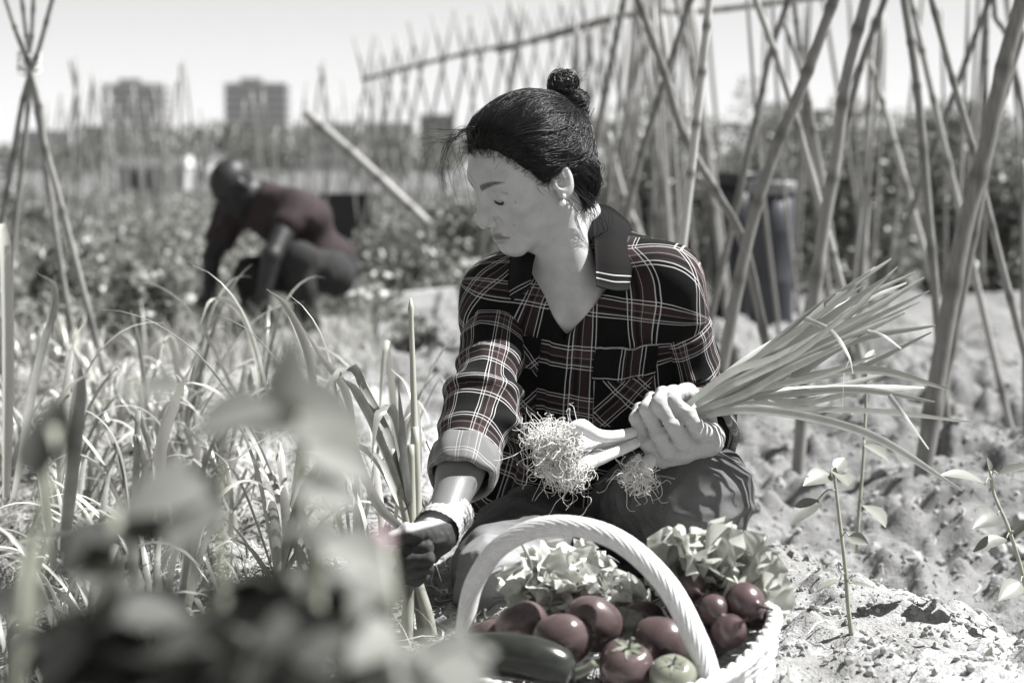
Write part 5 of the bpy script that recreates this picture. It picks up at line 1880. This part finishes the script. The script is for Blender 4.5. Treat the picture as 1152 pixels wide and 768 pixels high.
rb = random.Random(3)
for k in range(14):                     # crossed pairs along the rail
    x = 412 + k * 21 + rb.uniform(-5, 5); t = (x - 408) / 300; yr = 88 - t * 66; D = 15 - 2.4 * t
    L = rb.uniform(35, 55)
    bg_cane((x - 11, yr - L), (x + 24, yr + 120), D, rb.uniform(3, 4.2), rb.uniform(0, .6))
    bg_cane((x + 12, yr - L * rb.uniform(.8, 1.2)), (x - 20, yr + 120), D, rb.uniform(3, 4.2), rb.uniform(0, .6))
for k in range(18):
    x = rb.uniform(585, 780); D = rb.uniform(9, 15)
    bg_cane((x, rb.uniform(-40, 30)), (x + rb.uniform(-45, 45), 235), D, rb.uniform(4, 7), rb.uniform(0, .6))
for k in range(60):
    x = rb.uniform(50, 430); D = rb.uniform(13, 22)
    bg_cane((x, rb.uniform(88, 150)), (x + rb.uniform(-22, 22), 215), D, rb.uniform(2, 3), rb.uniform(0, .6))
for k in range(5):                      # tepees among them
    x = (85, 105, 205, 365, 430)[k]; D = 14 + k
    for j in range(3): bg_cane((x + rb.uniform(-8, 8), rb.uniform(60, 95)), (x + (j - 1) * 22, 215), D, 3, rb.uniform(.2, .6))
for k in range(34):
    x = rb.uniform(700, 1160); D = rb.uniform(5.8, 12)
    bg_cane((x, rb.uniform(-60, 30)), (x + rb.uniform(-50, 50), 290), D, rb.uniform(4, 6), rb.uniform(0, .5))
# ---------------------------------------------------------------- basket and vegetables
BC = np.array([.1120, 2.22]); BRX, BRY = .184, .148; BZ0, BZ1 = .075, .236


def rise(a, t):            # both ends of the basket sweep up
    return .058 * t ** 2 * np.maximum(np.cos(a), 0) ** 3


M_WICK = simple('white_wicker', .66, .80, 120, .5, .15)
basket = thing('basket', 'white woven basket with a tall twisted handle, full of vegetables', 'basket', (BC[0], BC[1], BZ0))
wm = MB(); n = 240; an = np.linspace(0, 2 * np.pi, n)
for k in range(20):
    z = BZ0 + (BZ1 - BZ0) * k / 19; fl = .86 + .14 * (k / 19)
    for s in (0, 1):
        wv = .0042 * np.sin(an * 20 + np.pi * (k + s))
        P = np.stack([BC[0] + (BRX * fl + wv) * np.cos(an), BC[1] + (BRY * fl + wv) * np.sin(an), z + .004 * s + .0012 * np.sin(an * 7 + k) + rise(an, k / 19)], 1)
        V, fs = tubes(P, .0040, 6, False); wm.add(V, fs)
wm.build('weave', M_WICK, basket)
sm_ = MB()
for k in range(40):
    a = k * 2 * np.pi / 40
    P = np.array([[BC[0] + BRX * f_ * math.cos(a), BC[1] + BRY * f_ * math.sin(a), z + rise(a, t_)] for f_, z, t_ in ((.86, BZ0, 0), (.93, (BZ0 + BZ1) / 2, .5), (1.0, BZ1, 1))])
    V, fs = tubes(catmull(P, 8), .0032, 6); sm_.add(V, fs)
sm_.build('stakes', M_WICK, basket)
rm = MB()
for s in range(3):
    ph = an * 26 + s * 2 * np.pi / 3
    P = np.stack([BC[0] + (BRX + .005 * np.cos(ph)) * np.cos(an), BC[1] + (BRY + .005 * np.cos(ph)) * np.sin(an), BZ1 + .004 + .005 * np.sin(ph) + rise(an, 1)], 1)
    V, fs = tubes(P, .0050, 7, False); rm.add(V, fs)
rm.build('rim', M_WICK, basket)
bv = MB(); prf = [(.0, BZ0 + .002), (.8, BZ0 + .002), (.87, BZ0)]
k_ = 48; aa = np.arange(k_) * 2 * np.pi / k_
V = np.concatenate([[[BC[0], BC[1], BZ0]], np.stack([BC[0] + BRX * .86 * np.cos(aa), BC[1] + BRY * .86 * np.sin(aa), np.full(k_, BZ0)], 1)])
bv.add(V, np.array([(0, 1 + i, 1 + (i + 1) % k_) for i in range(k_)])); bv.build('bottom', M_WICK, basket)
H_ = catmull([U(519, 748, 2.275), U(523, 705, 2.275), U(534, 655, 2.27), U(566, 612, 2.255), U(622, 591, 2.23), U(690, 605, 2.195), U(748, 655, 2.16), U(785, 725, 2.13), U(800, 775, 2.12), U(806, 800, 2.12)], 160)
hm = MB(); T, N, Bn = frames(H_[None]); T, N, Bn = T[0], N[0], Bn[0]
rr = np.interp(np.linspace(0, 1, 160), [0, .5, 1], [.0088, .0098, .0122])
s_ = np.linspace(0, 1, 160)
for k in range(18):
    ph = s_ * 17 + k * 2 * np.pi / 18
    P = H_ + N * (rr * np.cos(ph))[:, None] + Bn * (rr * np.sin(ph))[:, None]
    V, fs = tubes(P, rr * .24, 7); hm.add(V, fs)
V, fs = tubes(H_, rr * .95, 12); hm.add(V, fs)
hm.build('handle', M_WICK, basket)

M_TOM = simple('tomato_skin', (.066, .047, .046), (.105, .076, .075), 30, .24, spec=.6)
_t = M_TOM.node_tree; _n = _t.nodes.new('ShaderNodeTexNoise'); _n.inputs['Scale'].default_value = 55; _n.inputs['Detail'].default_value = 4
_c = _t.nodes.new('ShaderNodeTexCoord'); _r = _t.nodes.new('ShaderNodeMapRange'); _r.inputs[1].default_value = .35; _r.inputs[2].default_value = .7; _r.inputs[3].default_value = .17; _r.inputs[4].default_value = .42
_t.links.new(_c.outputs['Object'], _n.inputs['Vector']); _t.links.new(_n.outputs['Fac'], _r.inputs[0]); _t.links.new(_r.outputs[0], _t.nodes['Principled BSDF'].inputs['Roughness'])
M_CALYX = simple('calyx', (.10, .11, .08), (.16, .17, .13), 60, .6)
M_GTOM = simple('unripe_tomato_skin', (.16, .165, .13), (.24, .245, .2), 12, .2, spec=.6)


def tomato(px, r, label, axis=(0, 0, 1), mat=None, calyx=True, sq=.86, name='tomato', cat='tomato'):
    r *= 1.1; c = U(*px); t = thing(name, label, cat, tuple(c))
    M = frame_from(axis, (1, .3, .2))
    th = np.linspace(.02, math.pi - .02, 22); k = 36; a = np.arange(k) * 2 * np.pi / k
    V = []; p5 = random.uniform(0, 6.28); ob = random.uniform(.02, .06)
    for x in th:
        rr_ = r * (1 + .03 * math.sin(2 * x)) * math.sin(x)
        lob = 1 + (.022 * np.cos(a * 5 + p5) + ob * np.cos(a * 2 + p5 * 2)) * math.sin(x)
        z = r * sq * math.cos(x) - r * .22 * math.exp(-(x / .35) ** 2) + .0
        V.append(np.stack([rr_ * lob * np.cos(a), rr_ * lob * np.sin(a), np.full(k, z)], 1))
    V = np.concatenate(V) @ M.T + c
    i = np.arange(21)[:, None] * k; j = np.arange(k)[None]; j2 = (j + 1) % k
    obj('fruit', V, np.stack([i + j, i + k + j, i + k + j2, i + j2], -1).reshape(-1, 4), mat or M_TOM, t)
    if calyx:
        m = 6; ph = np.arange(m) * 2 * np.pi / m
        b = np.tile(c + M[:, 2] * r * (sq - .18), (m, 1)); d = (np.cos(ph)[:, None] * M[:, 0] + np.sin(ph)[:, None] * M[:, 1]) + M[:, 2] * .25
        V1, q1 = leaf_mesh(b, d, np.tile(M[:, 2], (m, 1)), np.full(m, r * .62), .18, 6, .2)
        mb = MB().add(V1, q1); V2, f2 = tubes(catmull([b[0], b[0] + M[:, 2] * r * .25, b[0] + M[:, 2] * r * .42 + M[:, 0] * r * .12], 6), r * .06, 6); mb.add(V2, f2)
        mb.build('calyx', M_CALYX, t)
    return t


tomato((668, 702, 2.215), .0315, 'big glossy red tomato in the middle of the basket', (.3, .5, .5), calyx=False)
tomato((706, 748, 2.14), .0305, 'red tomato with a pointed stem, at the front of the basket', (.05, -.45, 1))
tomato((745, 727, 2.19), .0320, 'red tomato behind the handle foot, at the right of the pile', (.4, .6, .3), calyx=False)
tomato((632, 720, 2.17), .0300, 'red tomato above the dark marrow, half covered by it', (.0, .5, .5), calyx=False)
tomato((588, 706, 2.23), .0310, 'red tomato at the left side of the basket below the salad', (-.3, .4, .6), calyx=False)
tomato((553, 716, 2.26), .0270, 'red tomato against the left foot of the handle', (-.3, .1, .9))
tomato((724, 700, 2.27), .0270, 'small red tomato between the salad leaves and the handle', (.1, .4, .7), calyx=False)
tomato((784, 716, 2.23), .0330, 'large red tomato pressed between the handle and the radishes', (.5, .3, .6), calyx=False)
tomato((757, 760, 2.11), .0230, 'pale unripe tomato at the foot of the handle', (.0, -.5, .9), M_GTOM)
# dark marrow lying in front
mt = thing('marrow', 'long dark glossy marrow lying across the front of the basket', 'marrow', tuple(U(570, 745, 2.12)))
P = catmull([U(462, 762, 2.15), U(500, 744, 2.12), U(555, 736, 2.095), U(612, 744, 2.08), U(646, 758, 2.08)], 34)
R = np.interp(np.linspace(0, 1, 34), [0, .04, .12, .3, .7, .9, .97, 1], [.004, .015, .020, .0235, .0245, .020, .013, .004])
V, fs = tubes(P, R, 24); obj('fruit', V, fs, simple('marrow_skin', (.014, .016, .014), (.030, .033, .028), 30, .22, spec=.6), mt)
V, fs = tubes(catmull([P[-1], P[-1] + np.array([.012, -.004, .006]), P[-1] + np.array([.022, -.004, .014])], 8), np.linspace(.006, .0045, 8), 8)
obj('stalk', V, fs, M_CALYX, mt)

# salad head with crinkled leaves
M_SALAD = simple('salad_leaf', (.34, .35, .31), (.50, .51, .47), 60, .45, .2, transl=.25, vary=(.66, .665, .63))


def crinkled(name, base_px, leaves, label, cat, seed, parent=None):
    """leaves: (px0, px1, width ratio): ruffled leaf sheets"""
    r = np.random.default_rng(seed); mb = MB()
    for (a, b, wr) in leaves:
        A_, B_ = U(*a), U(*b); L = np.linalg.norm(B_ - A_); d = unit(B_ - A_)
        N0 = unit(np.array([r.normal() * .5, -.6 + r.normal() * .3, .6 + r.normal() * .3])); N0 = unit(N0 - d * (N0 @ d)); S = np.cross(d, N0)
        nu, nv = 54, 21; u = np.linspace(0, 1, nu)[:, None]; v = np.linspace(-1, 1, nv)[None]
        pr_ = np.clip(np.sin(np.pi * np.clip(u, 0, 1) ** 1.5 * .93 + .10), .12, 1) ** .6
        ph = r.uniform(0, 6, 4)
        ruff = (np.abs(v) ** 1.5) * (np.sin(u * 24 + ph[0] + v * 3) + .6 * np.sin(u * 41 + ph[1])) * .075 * L + .04 * L * np.sin(u * 9 + ph[2] + v * 4)
        cup = -.25 * L * u ** 2 + .20 * L * wr * v ** 2
        G = A_ + d * (L * u)[..., None] + S * (L * wr * pr_ * v * (1 - .12 * u))[..., None] + N0 * (ruff + cup)[..., None]
        i = np.arange(nu - 1)[:, None] * nv; j = np.arange(nv - 1)[None]
        mb.add(G.reshape(-1, 3), np.stack([i + j, i + j + 1, i + nv + 1 + j, i + nv + j], -1).reshape(-1, 4), tone=np.full(nu * nv, r.random()))
    return mb


sal = thing('lettuce', 'frilly pale lettuce standing up under the basket handle', 'lettuce', tuple(U(650, 700, 2.33)))
rl = np.random.default_rng(9); lv = []
for k in range(95):
    bx, by = 650 + rl.normal() * 14, 690 + rl.normal() * 8
    a = rl.uniform(-1.15, 1.25); ln = rl.uniform(28, 78)
    lv.append(((bx, by, 2.33 + rl.uniform(-.03, .05)), (bx + math.sin(a) * ln * .8, by - math.cos(a) * ln + 8, 2.32 + rl.uniform(-.06, .06)), rl.uniform(.26, .42)))
for tip in ((605, 618), (625, 612), (660, 622), (690, 655), (715, 690), (718, 660), (580, 668), (700, 640)):
    lv.append(((650 + rl.normal() * 10, 690, 2.32), (tip[0], tip[1], 2.29), .42))
lv += [((690, 690, 2.26), (705, 722, 2.21), .5), ((680, 690, 2.25), (722, 712, 2.22), .4)]
crinkled('leaves', None, lv, None, None, 12).build('leaves', M_SALAD, sal)
P = catmull([U(588, 612, 2.28), U(594, 625, 2.27), U(598, 640, 2.28)], 8)
V, fs = tubes(P, .0022, 6); obj('leaf_stalk', V, fs, M_SALAD, sal)

# radish bunch at the right rim
M_RAD = simple('radish_skin', (.055, .036, .038), (.10, .066, .068), 40, .30, spec=.55)
M_RLEAF = simple('radish_leaf', (.26, .268, .24), (.40, .408, .375), 50, .45, .2, transl=.25, vary=(.56, .57, .52))
rad = thing('radish_bunch', 'bunch of dark round radishes with broad leaves spilling over the right basket rim', 'radish bunch', tuple(U(810, 680, 2.28)))
for (px, r, tl) in (((777, 660, 2.27), .0155, (12, 8)), ((803, 686, 2.24), .0165, (16, 14)), ((838, 677, 2.245), .0205, (22, 6)), ((820, 710, 2.22), .0185, (20, -14)), ((786, 700, 2.27), .0165, (10, 16)), ((850, 692, 2.28), .016, (14, 10)), ((765, 682, 2.30), .016, (-4, 14)), ((800, 722, 2.25), .018, (6, 18))):
    px = (px[0], px[1], px[2] - .045); r *= 1.1; c = U(*px); e = U(px[0] + tl[0], px[1] + tl[1], px[2] - .03); ax = unit(e - c)
    prf = [(.0012, r * 2.2), (.0016, r * 1.5), (.004, r * 1.08), (r * .55, r * .86), (r * .86, r * .5), (r, 0), (r * .93, -r * .4), (r * .65, -r * .78), (r * .25, -r * .98), (.0004, -r)]
    prf = np.array(prf)[::-1]; cv = catmull(np.column_stack([prf, 0 * prf[:, 0]]), 26)[:, :2]; cv[:, 0] = np.maximum(cv[:, 0], .0003)
    V, q = lathe(cv, 20, origin=c, M=frame_from(ax, (0, 1, .2)))
    obj('radish', V, q, M_RAD, rad)
lv = []
for k in range(60):
    bx, by = 800 + rl.normal() * 16, 652 + rl.normal() * 5
    a = rl.uniform(-1.4, 1.3); ln = rl.uniform(24, 52)
    lv.append(((bx, by, 2.30 + rl.uniform(-.02, .04)), (bx + math.sin(a) * ln, by - math.cos(a) * ln * .85 + 6, 2.29 + rl.uniform(-.08, .05)), rl.uniform(.30, .46)))
for a, b in (((800, 650), (752, 612)), ((800, 645), (770, 600)), ((805, 650), (815, 600)), ((815, 650), (850, 612)), ((820, 655), (872, 635)), ((840, 650), (884, 680)), ((775, 645), (738, 625)), ((790, 650), (742, 650)), ((845, 650), (872, 660))):
    lv.append(((*a, 2.27), (*b, 2.22), .46))
crinkled('leaves', None, lv, None, None, 15).build('leaves', M_RLEAF, rad)
# ---------------------------------------------------------------- things behind
def drum(px, py0, py1, D, wpx, label, mat, lidm, name='drum', cat='drum', group=None):
    x = U(px, 200, D)[0]; z1 = U(px, py0, D)[2]; z0 = .03; r = wpx / 2 / F * D
    t = thing(name, label, cat, (x, D, z0)); h = z1 - z0
    prf = [(.01, 0), (r * .93, 0), (r * .96, .02), (r * .97, h * .30), (r * 1.01, h * .32), (r * 1.01, h * .35), (r * .98, h * .37), (r, h * .64), (r * 1.03, h * .66), (r * 1.03, h * .69), (r * 1.0, h * .71), (r * 1.0, h * .94), (.01, h * .94)]
    V, q = lathe(prf, 40, origin=(x, D, z0)); obj('shell', V, q, mat, t)
    prf = [(r * 1.04, h * .91), (r * 1.07, h * .91), (r * 1.07, h * .985), (r * 1.03, h), (.01, h * 1.0)]
    V, q = lathe(prf, 40, origin=(x, D, z0)); obj('lid', V, q, lidm, t)
    return t


M_DK = simple('dark_plastic', (.012, .013, .016), (.022, .023, .028), 8, .45)
M_BL = simple('blue_grey_plastic', (.024, .026, .032), (.038, .041, .048), 8, .45)
M_LID = simple('lid_plastic', .16, .22, 10, .4)
drum(826, 194, 330, 10.1, 54, 'nearly black plastic drum among the canes behind her shoulder', M_DK, M_DK)
drum(868, 204, 318, 9.5, 52, 'blue grey plastic drum with a pale lid among the canes', M_BL, M_LID)
# square black compost bin behind the man
t = thing('compost_bin', 'square black compost bin behind the crouching man', 'compost bin', tuple(U(392, 240, 15)))
c = U(392, 220, 15); V, f = box((c[0], 15, .30), (.36, .4, .56)); obj('bin', V, f, M_DK, t, False)
V, f = box((c[0], 15, .60), (.40, .44, .035)); obj('lid', V, f, M_DK, t, False)
V, f = box((c[0] - .02, 14.795, .16), (.2, .01, .16)); obj('hatch', V, f, M_BL, t, False)
# plank along the bed edge
pa, pb = U(352, 352, 10.1), U(512, 336, 10.6)
M = frame_from(pb - pa, (0, 0, 1)); L = np.linalg.norm(pb - pa)
V, f = box((pa + pb) / 2, (.10, .05, L), M); V[:, 2] += .01
tag(obj('plank', V, f, simple('weathered_wood', .40, .55, 30, .9, .2), None, False), 'pale weathered plank edging the bed behind the crouching man', 'plank')
# white low shed
c = U(174, 190, 60); t = thing('shed', 'low white shed beyond the cane rows, in front of a tower block', 'shed', (c[0], 60, .04))
w_ = 72 / F * 60; M_WH = simple('white_sheet', .7, .8, 5, .6)
V, f = box((c[0], 60, .45), (w_, 1.4, .82)); obj('wall', V, f, simple('shed_wall', .30, .38, 5, .7), t, False)
V, f = box((c[0], 60, 1.02), (w_ * 1.06, 1.7, .32)); obj('roof', V, f, M_WH, t, False)
V, f = box((c[0] - .3, 59.28, .42), (.5, .04, .6)); obj('door', V, f, M_DK, t, False)


# tower blocks
M_CONC = simple('concrete', .10, .14, .5, .9)
M_CONC2 = simple('concrete_band', .34, .42, .5, .9)
M_WIN = simple('window_glass', .03, .05, .8, .2, spec=.5)


def tower(px0, px1, py, D, floors, label, nx):
    x0 = U(px0, 190, D)[0]; x1 = U(px1, 190, D)[0]; z1 = U(px0, py, D)[2]; w_ = x1 - x0; dp = w_ * .7; cx = (x0 + x1) / 2
    t = thing('tower_block', label, 'tower block', (cx, D + dp / 2, 0))
    V, f = box((cx, D + dp / 2, z1 / 2), (w_, dp, z1)); obj('walls', V, f, M_CONC, t, False)
    fh = z1 / floors
    for k in range(floors):
        z = (k + 1) * fh - .25
        V, f = box((cx, D + dp / 2, z), (w_ + .8, dp + .8, fh * .30)); obj('balcony_band', V, f, M_CONC2, t, False)
        for j in range(nx):
            x = x0 + w_ * (j + .5) / nx
            V, f = box((x, D - .02, z - fh * .42), (w_ / nx * .66, .2, fh * .42)); obj('window', V, f, M_WIN, t, False)
    V, f = box((cx - w_ * .1, D + dp / 2, z1 + .9), (w_ * .35, dp * .5, 1.8)); obj('lift_house', V, f, M_CONC, t, False)
    r = random.Random(int(px0))
    for k in range(9):
        V, f = box((x0 + w_ * r.random(), D + dp * r.random(), z1 + .6), (.25, .25, r.uniform(1, 2.4))); obj('roof_pipe', V, f, M_CONC2, t, False)


tower(117, 185, 95, 600, 11, 'grey tower block with balcony bands, left of its twin on the skyline', 6)
tower(254, 322, 94, 600, 11, 'grey tower block with balcony bands directly above the crouching man', 6)


def block(px0, px1, py, D, label, mat, name='apartment_house'):
    x0 = U(px0, 190, D)[0]; x1 = U(px1, 190, D)[0]; z1 = U(px0, py, D)[2]; w_ = x1 - x0; cx = (x0 + x1) / 2
    t = thing(name, label, 'house', (cx, D, 0))
    V, f = box((cx, D + w_ * .3, z1 / 2), (w_, w_ * .6, z1)); obj('walls', V, f, mat, t, False)
    V, f = box((cx, D + w_ * .3, z1 + .15), (w_ * 1.04, w_ * .66, .3)); obj('roof', V, f, M_CONC2, t, False)
    fl = max(1, int(z1 / 3))
    for k in range(fl):
        for j in range(5):
            V, f = box((x0 + w_ * (j + .5) / 5, D - .02, (k + .55) * z1 / fl), (w_ / 9, .2, z1 / fl * .45)); obj('window', V, f, M_WIN, t, False)


block(88, 118, 143, 420, 'low grey apartment house at the left foot of the first tower block', M_CONC)
block(330, 404, 140, 500, 'long low house on the skyline right of the second tower block', M_CONC2)
block(472, 512, 130, 420, 'squat grey apartment house on the skyline left of her forehead', M_CONC)
block(408, 462, 139, 480, 'pale low house on the skyline beneath the cane lattice', M_CONC2)
block(20, 80, 148, 460, 'low pale house on the skyline behind the tied tripod', M_CONC2)

# ---- vegetation masses
M_TREE = simple('tree_leaf', (.055, .060, .048), (.10, .105, .088), .8, .6, transl=.15, vary=(.14, .145, .12))
M_TRUNK = simple('bark', .08, .14, 3, .9)
M_BUSH = simple('bush_leaf', (.075, .077, .068), (.15, .153, .14), 3, .45, spec=.6, transl=.2, vary=(.34, .343, .32))


def diamonds(P, L, r):
    n = len(P); d = unit(r.normal(size=(n, 3)) + np.array([0, 0, .2])); nn = unit(r.normal(size=(n, 3)) + np.array([0, -.2, .6])); s = unit(np.cross(d, nn))
    L = L[:, None]
    V = np.stack([P - d * L * .5, P + s * L * .28, P + d * L * .5, P - s * L * .28], 1).reshape(-1, 3)
    return V, (np.arange(n) * 4)[:, None] + np.arange(4)[None]


def crown_points(c, R, n, r, lumps=9):
    cs = c + r.normal(size=(lumps, 3)) * np.array([R[0], R[1], R[2]]) * .45; k = r.integers(0, lumps, n)
    p = unit(r.normal(size=(n, 3))) * (r.uniform(.3, 1, (n, 1)) ** .4) * np.asarray(R) * .55
    return cs[k] + p


def tree(px, py, D, wpx, label, group=None, n=900, seed=0, dens=1.0):
    r = np.random.default_rng(seed + int(px) + 200); x = U(px, 190, D)[0]; z1 = U(px, py, D)[2]; w_ = wpx / 2 / F * D
    t = thing('tree', label, 'tree', (x, D, 0), group)
    h = z1; R = (w_, w_ * .8, h * .36)
    tb = MB(); base = np.array([x, D, -.05])
    V, fs = tubes(catmull([base, base + np.array([.02 * h, 0, h * .3]), base + np.array([0, 0, h * .7])], 8), np.linspace(.05 * h, .015 * h, 8), 8); tb.add(V, fs)
    for k in range(5):
        a = r.uniform(0, 6.28); s0 = base + np.array([0, 0, h * r.uniform(.25, .5)])
        V, fs = tubes(catmull([s0, s0 + np.array([math.cos(a) * w_ * .35, math.sin(a) * w_ * .35, h * .12]), s0 + np.array([math.cos(a) * w_ * .7, math.sin(a) * w_ * .7, h * .3])], 6), np.linspace(.018 * h, .006 * h, 6), 6); tb.add(V, fs)
    tb.build('trunk', M_TRUNK, t)
    P = crown_points(np.array([x, D, h * .62]), R, n, r)
    P[:, 2] = np.clip(P[:, 2], .1, None)
    V, q = diamonds(P, r.uniform(.5, 1.2, n) * w_ * .16, r)
    obj('crown', V, q, M_TREE, t, False, {'tone': np.repeat(r.uniform(0, 1, n), 4)})
    return t


special = [((868, 105, 90, 70), 'bushy dark tree on the skyline above the drums'), ((955, 88, 80, 56), 'tallest dark tree on the skyline, behind the stout cane'), ((1085, 110, 85, 110), 'wide dark tree on the skyline by the upright canes near the right edge')]
for (a, lb) in special: tree(a[0], a[1], a[2], a[3], lb, None, 1200, 1)
rt = random.Random(8)
for k in range(24):
    px = -30 + k * 52 + rt.uniform(-18, 18); right = px > 640
    D = rt.uniform(90, 190); py = rt.uniform(122, 142) if right else rt.uniform(140, 160)
    tree(px, py, D, rt.uniform(60, 110), 'rounded tree in the hazy tree line along the horizon', 'trees of the far tree line', 700, 20 + k)


def bush(px, py, D, wpx, label, group, seed, n=1500):
    r = np.random.default_rng(seed); x = U(px, 190, D)[0]; z1 = U(px, py, D)[2]; w_ = wpx / 2 / F * D
    t = thing('shrub', label, 'shrub', (x, D, .03), group)
    sb = MB()
    for k in range(6):
        a = r.uniform(0, 6.28)
        V, fs = tubes(catmull([np.array([x, D, 0]), np.array([x + math.cos(a) * w_ * .3, D + math.sin(a) * w_ * .3, z1 * .5]), np.array([x + math.cos(a) * w_ * .55, D + math.sin(a) * w_ * .5, z1 * .85])], 7), .010, 5); sb.add(V, fs)
    sb.build('stems', M_TRUNK, t)
    P = crown_points(np.array([x, D, z1 * .5]), (w_, w_ * .8, z1 * .55), n, r, 14); P[:, 2] = np.clip(P[:, 2], .03, z1 * 1.05)
    V, q = diamonds(P, r.uniform(.5, 1.3, n) * .055, r)
    obj('foliage', V, q, M_BUSH, t, False, {'tone': np.repeat(r.uniform(0, 1, n) ** 2, 4)})


rs = random.Random(4)
for k in range(22):
    px = 640 + (k % 11) * 52 + rs.uniform(-16, 16); D = 12.5 + (k // 11) * 3.2 + rs.uniform(-.8, .8)
    bush(px, rs.uniform(132, 185), D, rs.uniform(80, 130), 'leafy shrub in the tall growth behind the cane rows', 'shrubs behind the cane rows', 40 + k, 2600)
bush(455, 262, 11.5, 130, 'low rounded shrub between the crouching man and the kneeling woman', None, 90, 2600)
bush(520, 235, 13.0, 110, 'low shrub directly behind the shoulder of the kneeling woman, by her chin', None, 91, 2200)
bush(70, 285, 9.5, 90, 'low dark shrub on the far left below the tied tripod', None, 92, 2000)
bush(160, 300, 8.2, 70, 'small dark shrub left of the crouching man', None, 93, 1600)
bush(40, 215, 16, 80, 'dark shrub behind the tied tripod', None, 94, 1500)
bush(600, 185, 16, 120, 'shrub behind the head of the kneeling woman', None, 95, 2000)

# low weeds covering the far field, one mass
r = np.random.default_rng(77); n = 170000
y = 8.2 + 30 * r.uniform(0, 1, n) ** 1.9; x = (np.where(r.uniform(0, 1, n) < .6, r.uniform(-80, 1240, n), r.uniform(-900, 2050, n)) - 576) / F * y
keep = ((x < -.42 - .16 * (y - 8.9)) | (y > 10.9)) & (noise(np.stack([x * .8, y * .8, 0 * x], 1), 9) > -.75)
keep &= ~((x > .3) & (y < 12.0))
keep &= ~((np.abs(x + 1.05) < .55) & (y < 9.5))
x, y = x[keep], y[keep]; n = len(x)
hh = (.16 + .22 * sstep(y, 9, 14)) * (.35 + .65 * np.clip(noise(np.stack([x * 1.6, y * 1.6, 0 * x], 1), 10) + .6, 0, 1.2))
P = np.stack([x, y, .03 + hh * r.uniform(0, 1, n) ** .7], 1)
V, q = diamonds(P, r.uniform(.6, 1.4, n) * (.030 + .0022 * y), r)
tag(obj('weeds', V, q, M_BUSH, None, False, {'tone': np.repeat(r.uniform(0, 1, n) ** 1.6, 4)}), 'low leafy weeds covering the far beds', kind='stuff')

# the far wood closing the horizon to both sides, one mass
r = np.random.default_rng(5); n = 26000
px = np.where(r.uniform(0, 1, n) < .5, r.uniform(-2600, -60, n), r.uniform(1210, 3700, n)); y = r.uniform(110, 190, n)
x = (px - 576) / F * y; hh = 5.5 + 2.5 * noise(np.stack([x * .06, y * .05, 0 * x], 1), 12) + 1.5 * noise(np.stack([x * .2, y * .2, 0 * x], 1), 13)
P = np.stack([x, y, hh * r.uniform(0, 1, n) ** .6], 1)
V, q = diamonds(P, r.uniform(.7, 1.6, n) * 1.5, r)
tag(obj('far_wood', V, q, M_TREE, None, False, {'tone': np.repeat(r.uniform(0, 1, n), 4)}), 'far dark wood along the horizon', kind='stuff')
# ---------------------------------------------------------------- the air over the fields
hz = bpy.data.materials.new('haze'); hz.use_nodes = True
ht = hz.node_tree; ht.nodes.remove(ht.nodes['Principled BSDF'])
pv = ht.nodes.new('ShaderNodeVolumePrincipled'); pv.inputs['Density'].default_value = .00020; pv.inputs['Color'].default_value = (.96, .96, .96, 1)
ht.links.new(pv.outputs[0], ht.nodes['Material Output'].inputs['Volume'])
v_, f_ = box((0, 350, 21.5), (1500, 820, 45))
tag(obj('haze', v_, f_, hz, None, False), 'thin pale haze over the fields and the skyline', kind='stuff')

# ---------------------------------------------------------------- camera, light, sky, view
cd = bpy.data.cameras.new('camera'); cam = bpy.data.objects.new('camera', cd); COL.objects.link(cam)
cam.location = tuple(CAM); cam.rotation_euler = (math.pi / 2 - PITCH, 0, 0)
cd.sensor_width = 36; cd.lens = 70; cd.clip_end = 5000; cd.clip_start = .05
cd.dof.use_dof = True; cd.dof.focus_distance = 2.72; cd.dof.aperture_fstop = 4.7
SC.camera = cam
SUN = unit([.58, .06, .81])
sd = bpy.data.lights.new('sun', 'SUN'); so = bpy.data.objects.new('sun', sd); COL.objects.link(so)
sd.energy = 5.0; sd.angle = math.radians(.55); sd.color = (1, .996, .988)
cy_ = 0; so.rotation_euler = Vector(SUN).to_track_quat('Z', 'Y').to_euler()
w = bpy.data.worlds.new('World'); SC.world = w; w.use_nodes = True
wt = w.node_tree; bg = wt.nodes['Background']
sk = wt.nodes.new('ShaderNodeTexSky'); sk.sky_type = 'NISHITA'; sk.sun_disc = False
sk.sun_elevation = math.asin(SUN[2]); sk.sun_rotation = math.atan2(SUN[0], SUN[1])
sk.air_density = 1.0; sk.dust_density = 0.0
bw = wt.nodes.new('ShaderNodeRGBToBW')
wt.links.new(sk.outputs[0], bw.inputs[0]); wt.links.new(bw.outputs[0], bg.inputs[0])
bg.inputs[1].default_value = .054
vs = SC.view_settings
SC.display_settings.display_device = 'sRGB'
vs.view_transform = 'Standard'; vs.look = 'None'; vs.gamma = 1; vs.use_curve_mapping = False; vs.exposure = 1.27
cy = SC.cycles
cy.max_bounces = 5; cy.diffuse_bounces = 3; cy.glossy_bounces = 2; cy.transparent_max_bounces = 4; cy.transmission_bounces = 3
cy.caustics_reflective = False; cy.caustics_refractive = False
cy.use_denoising = True
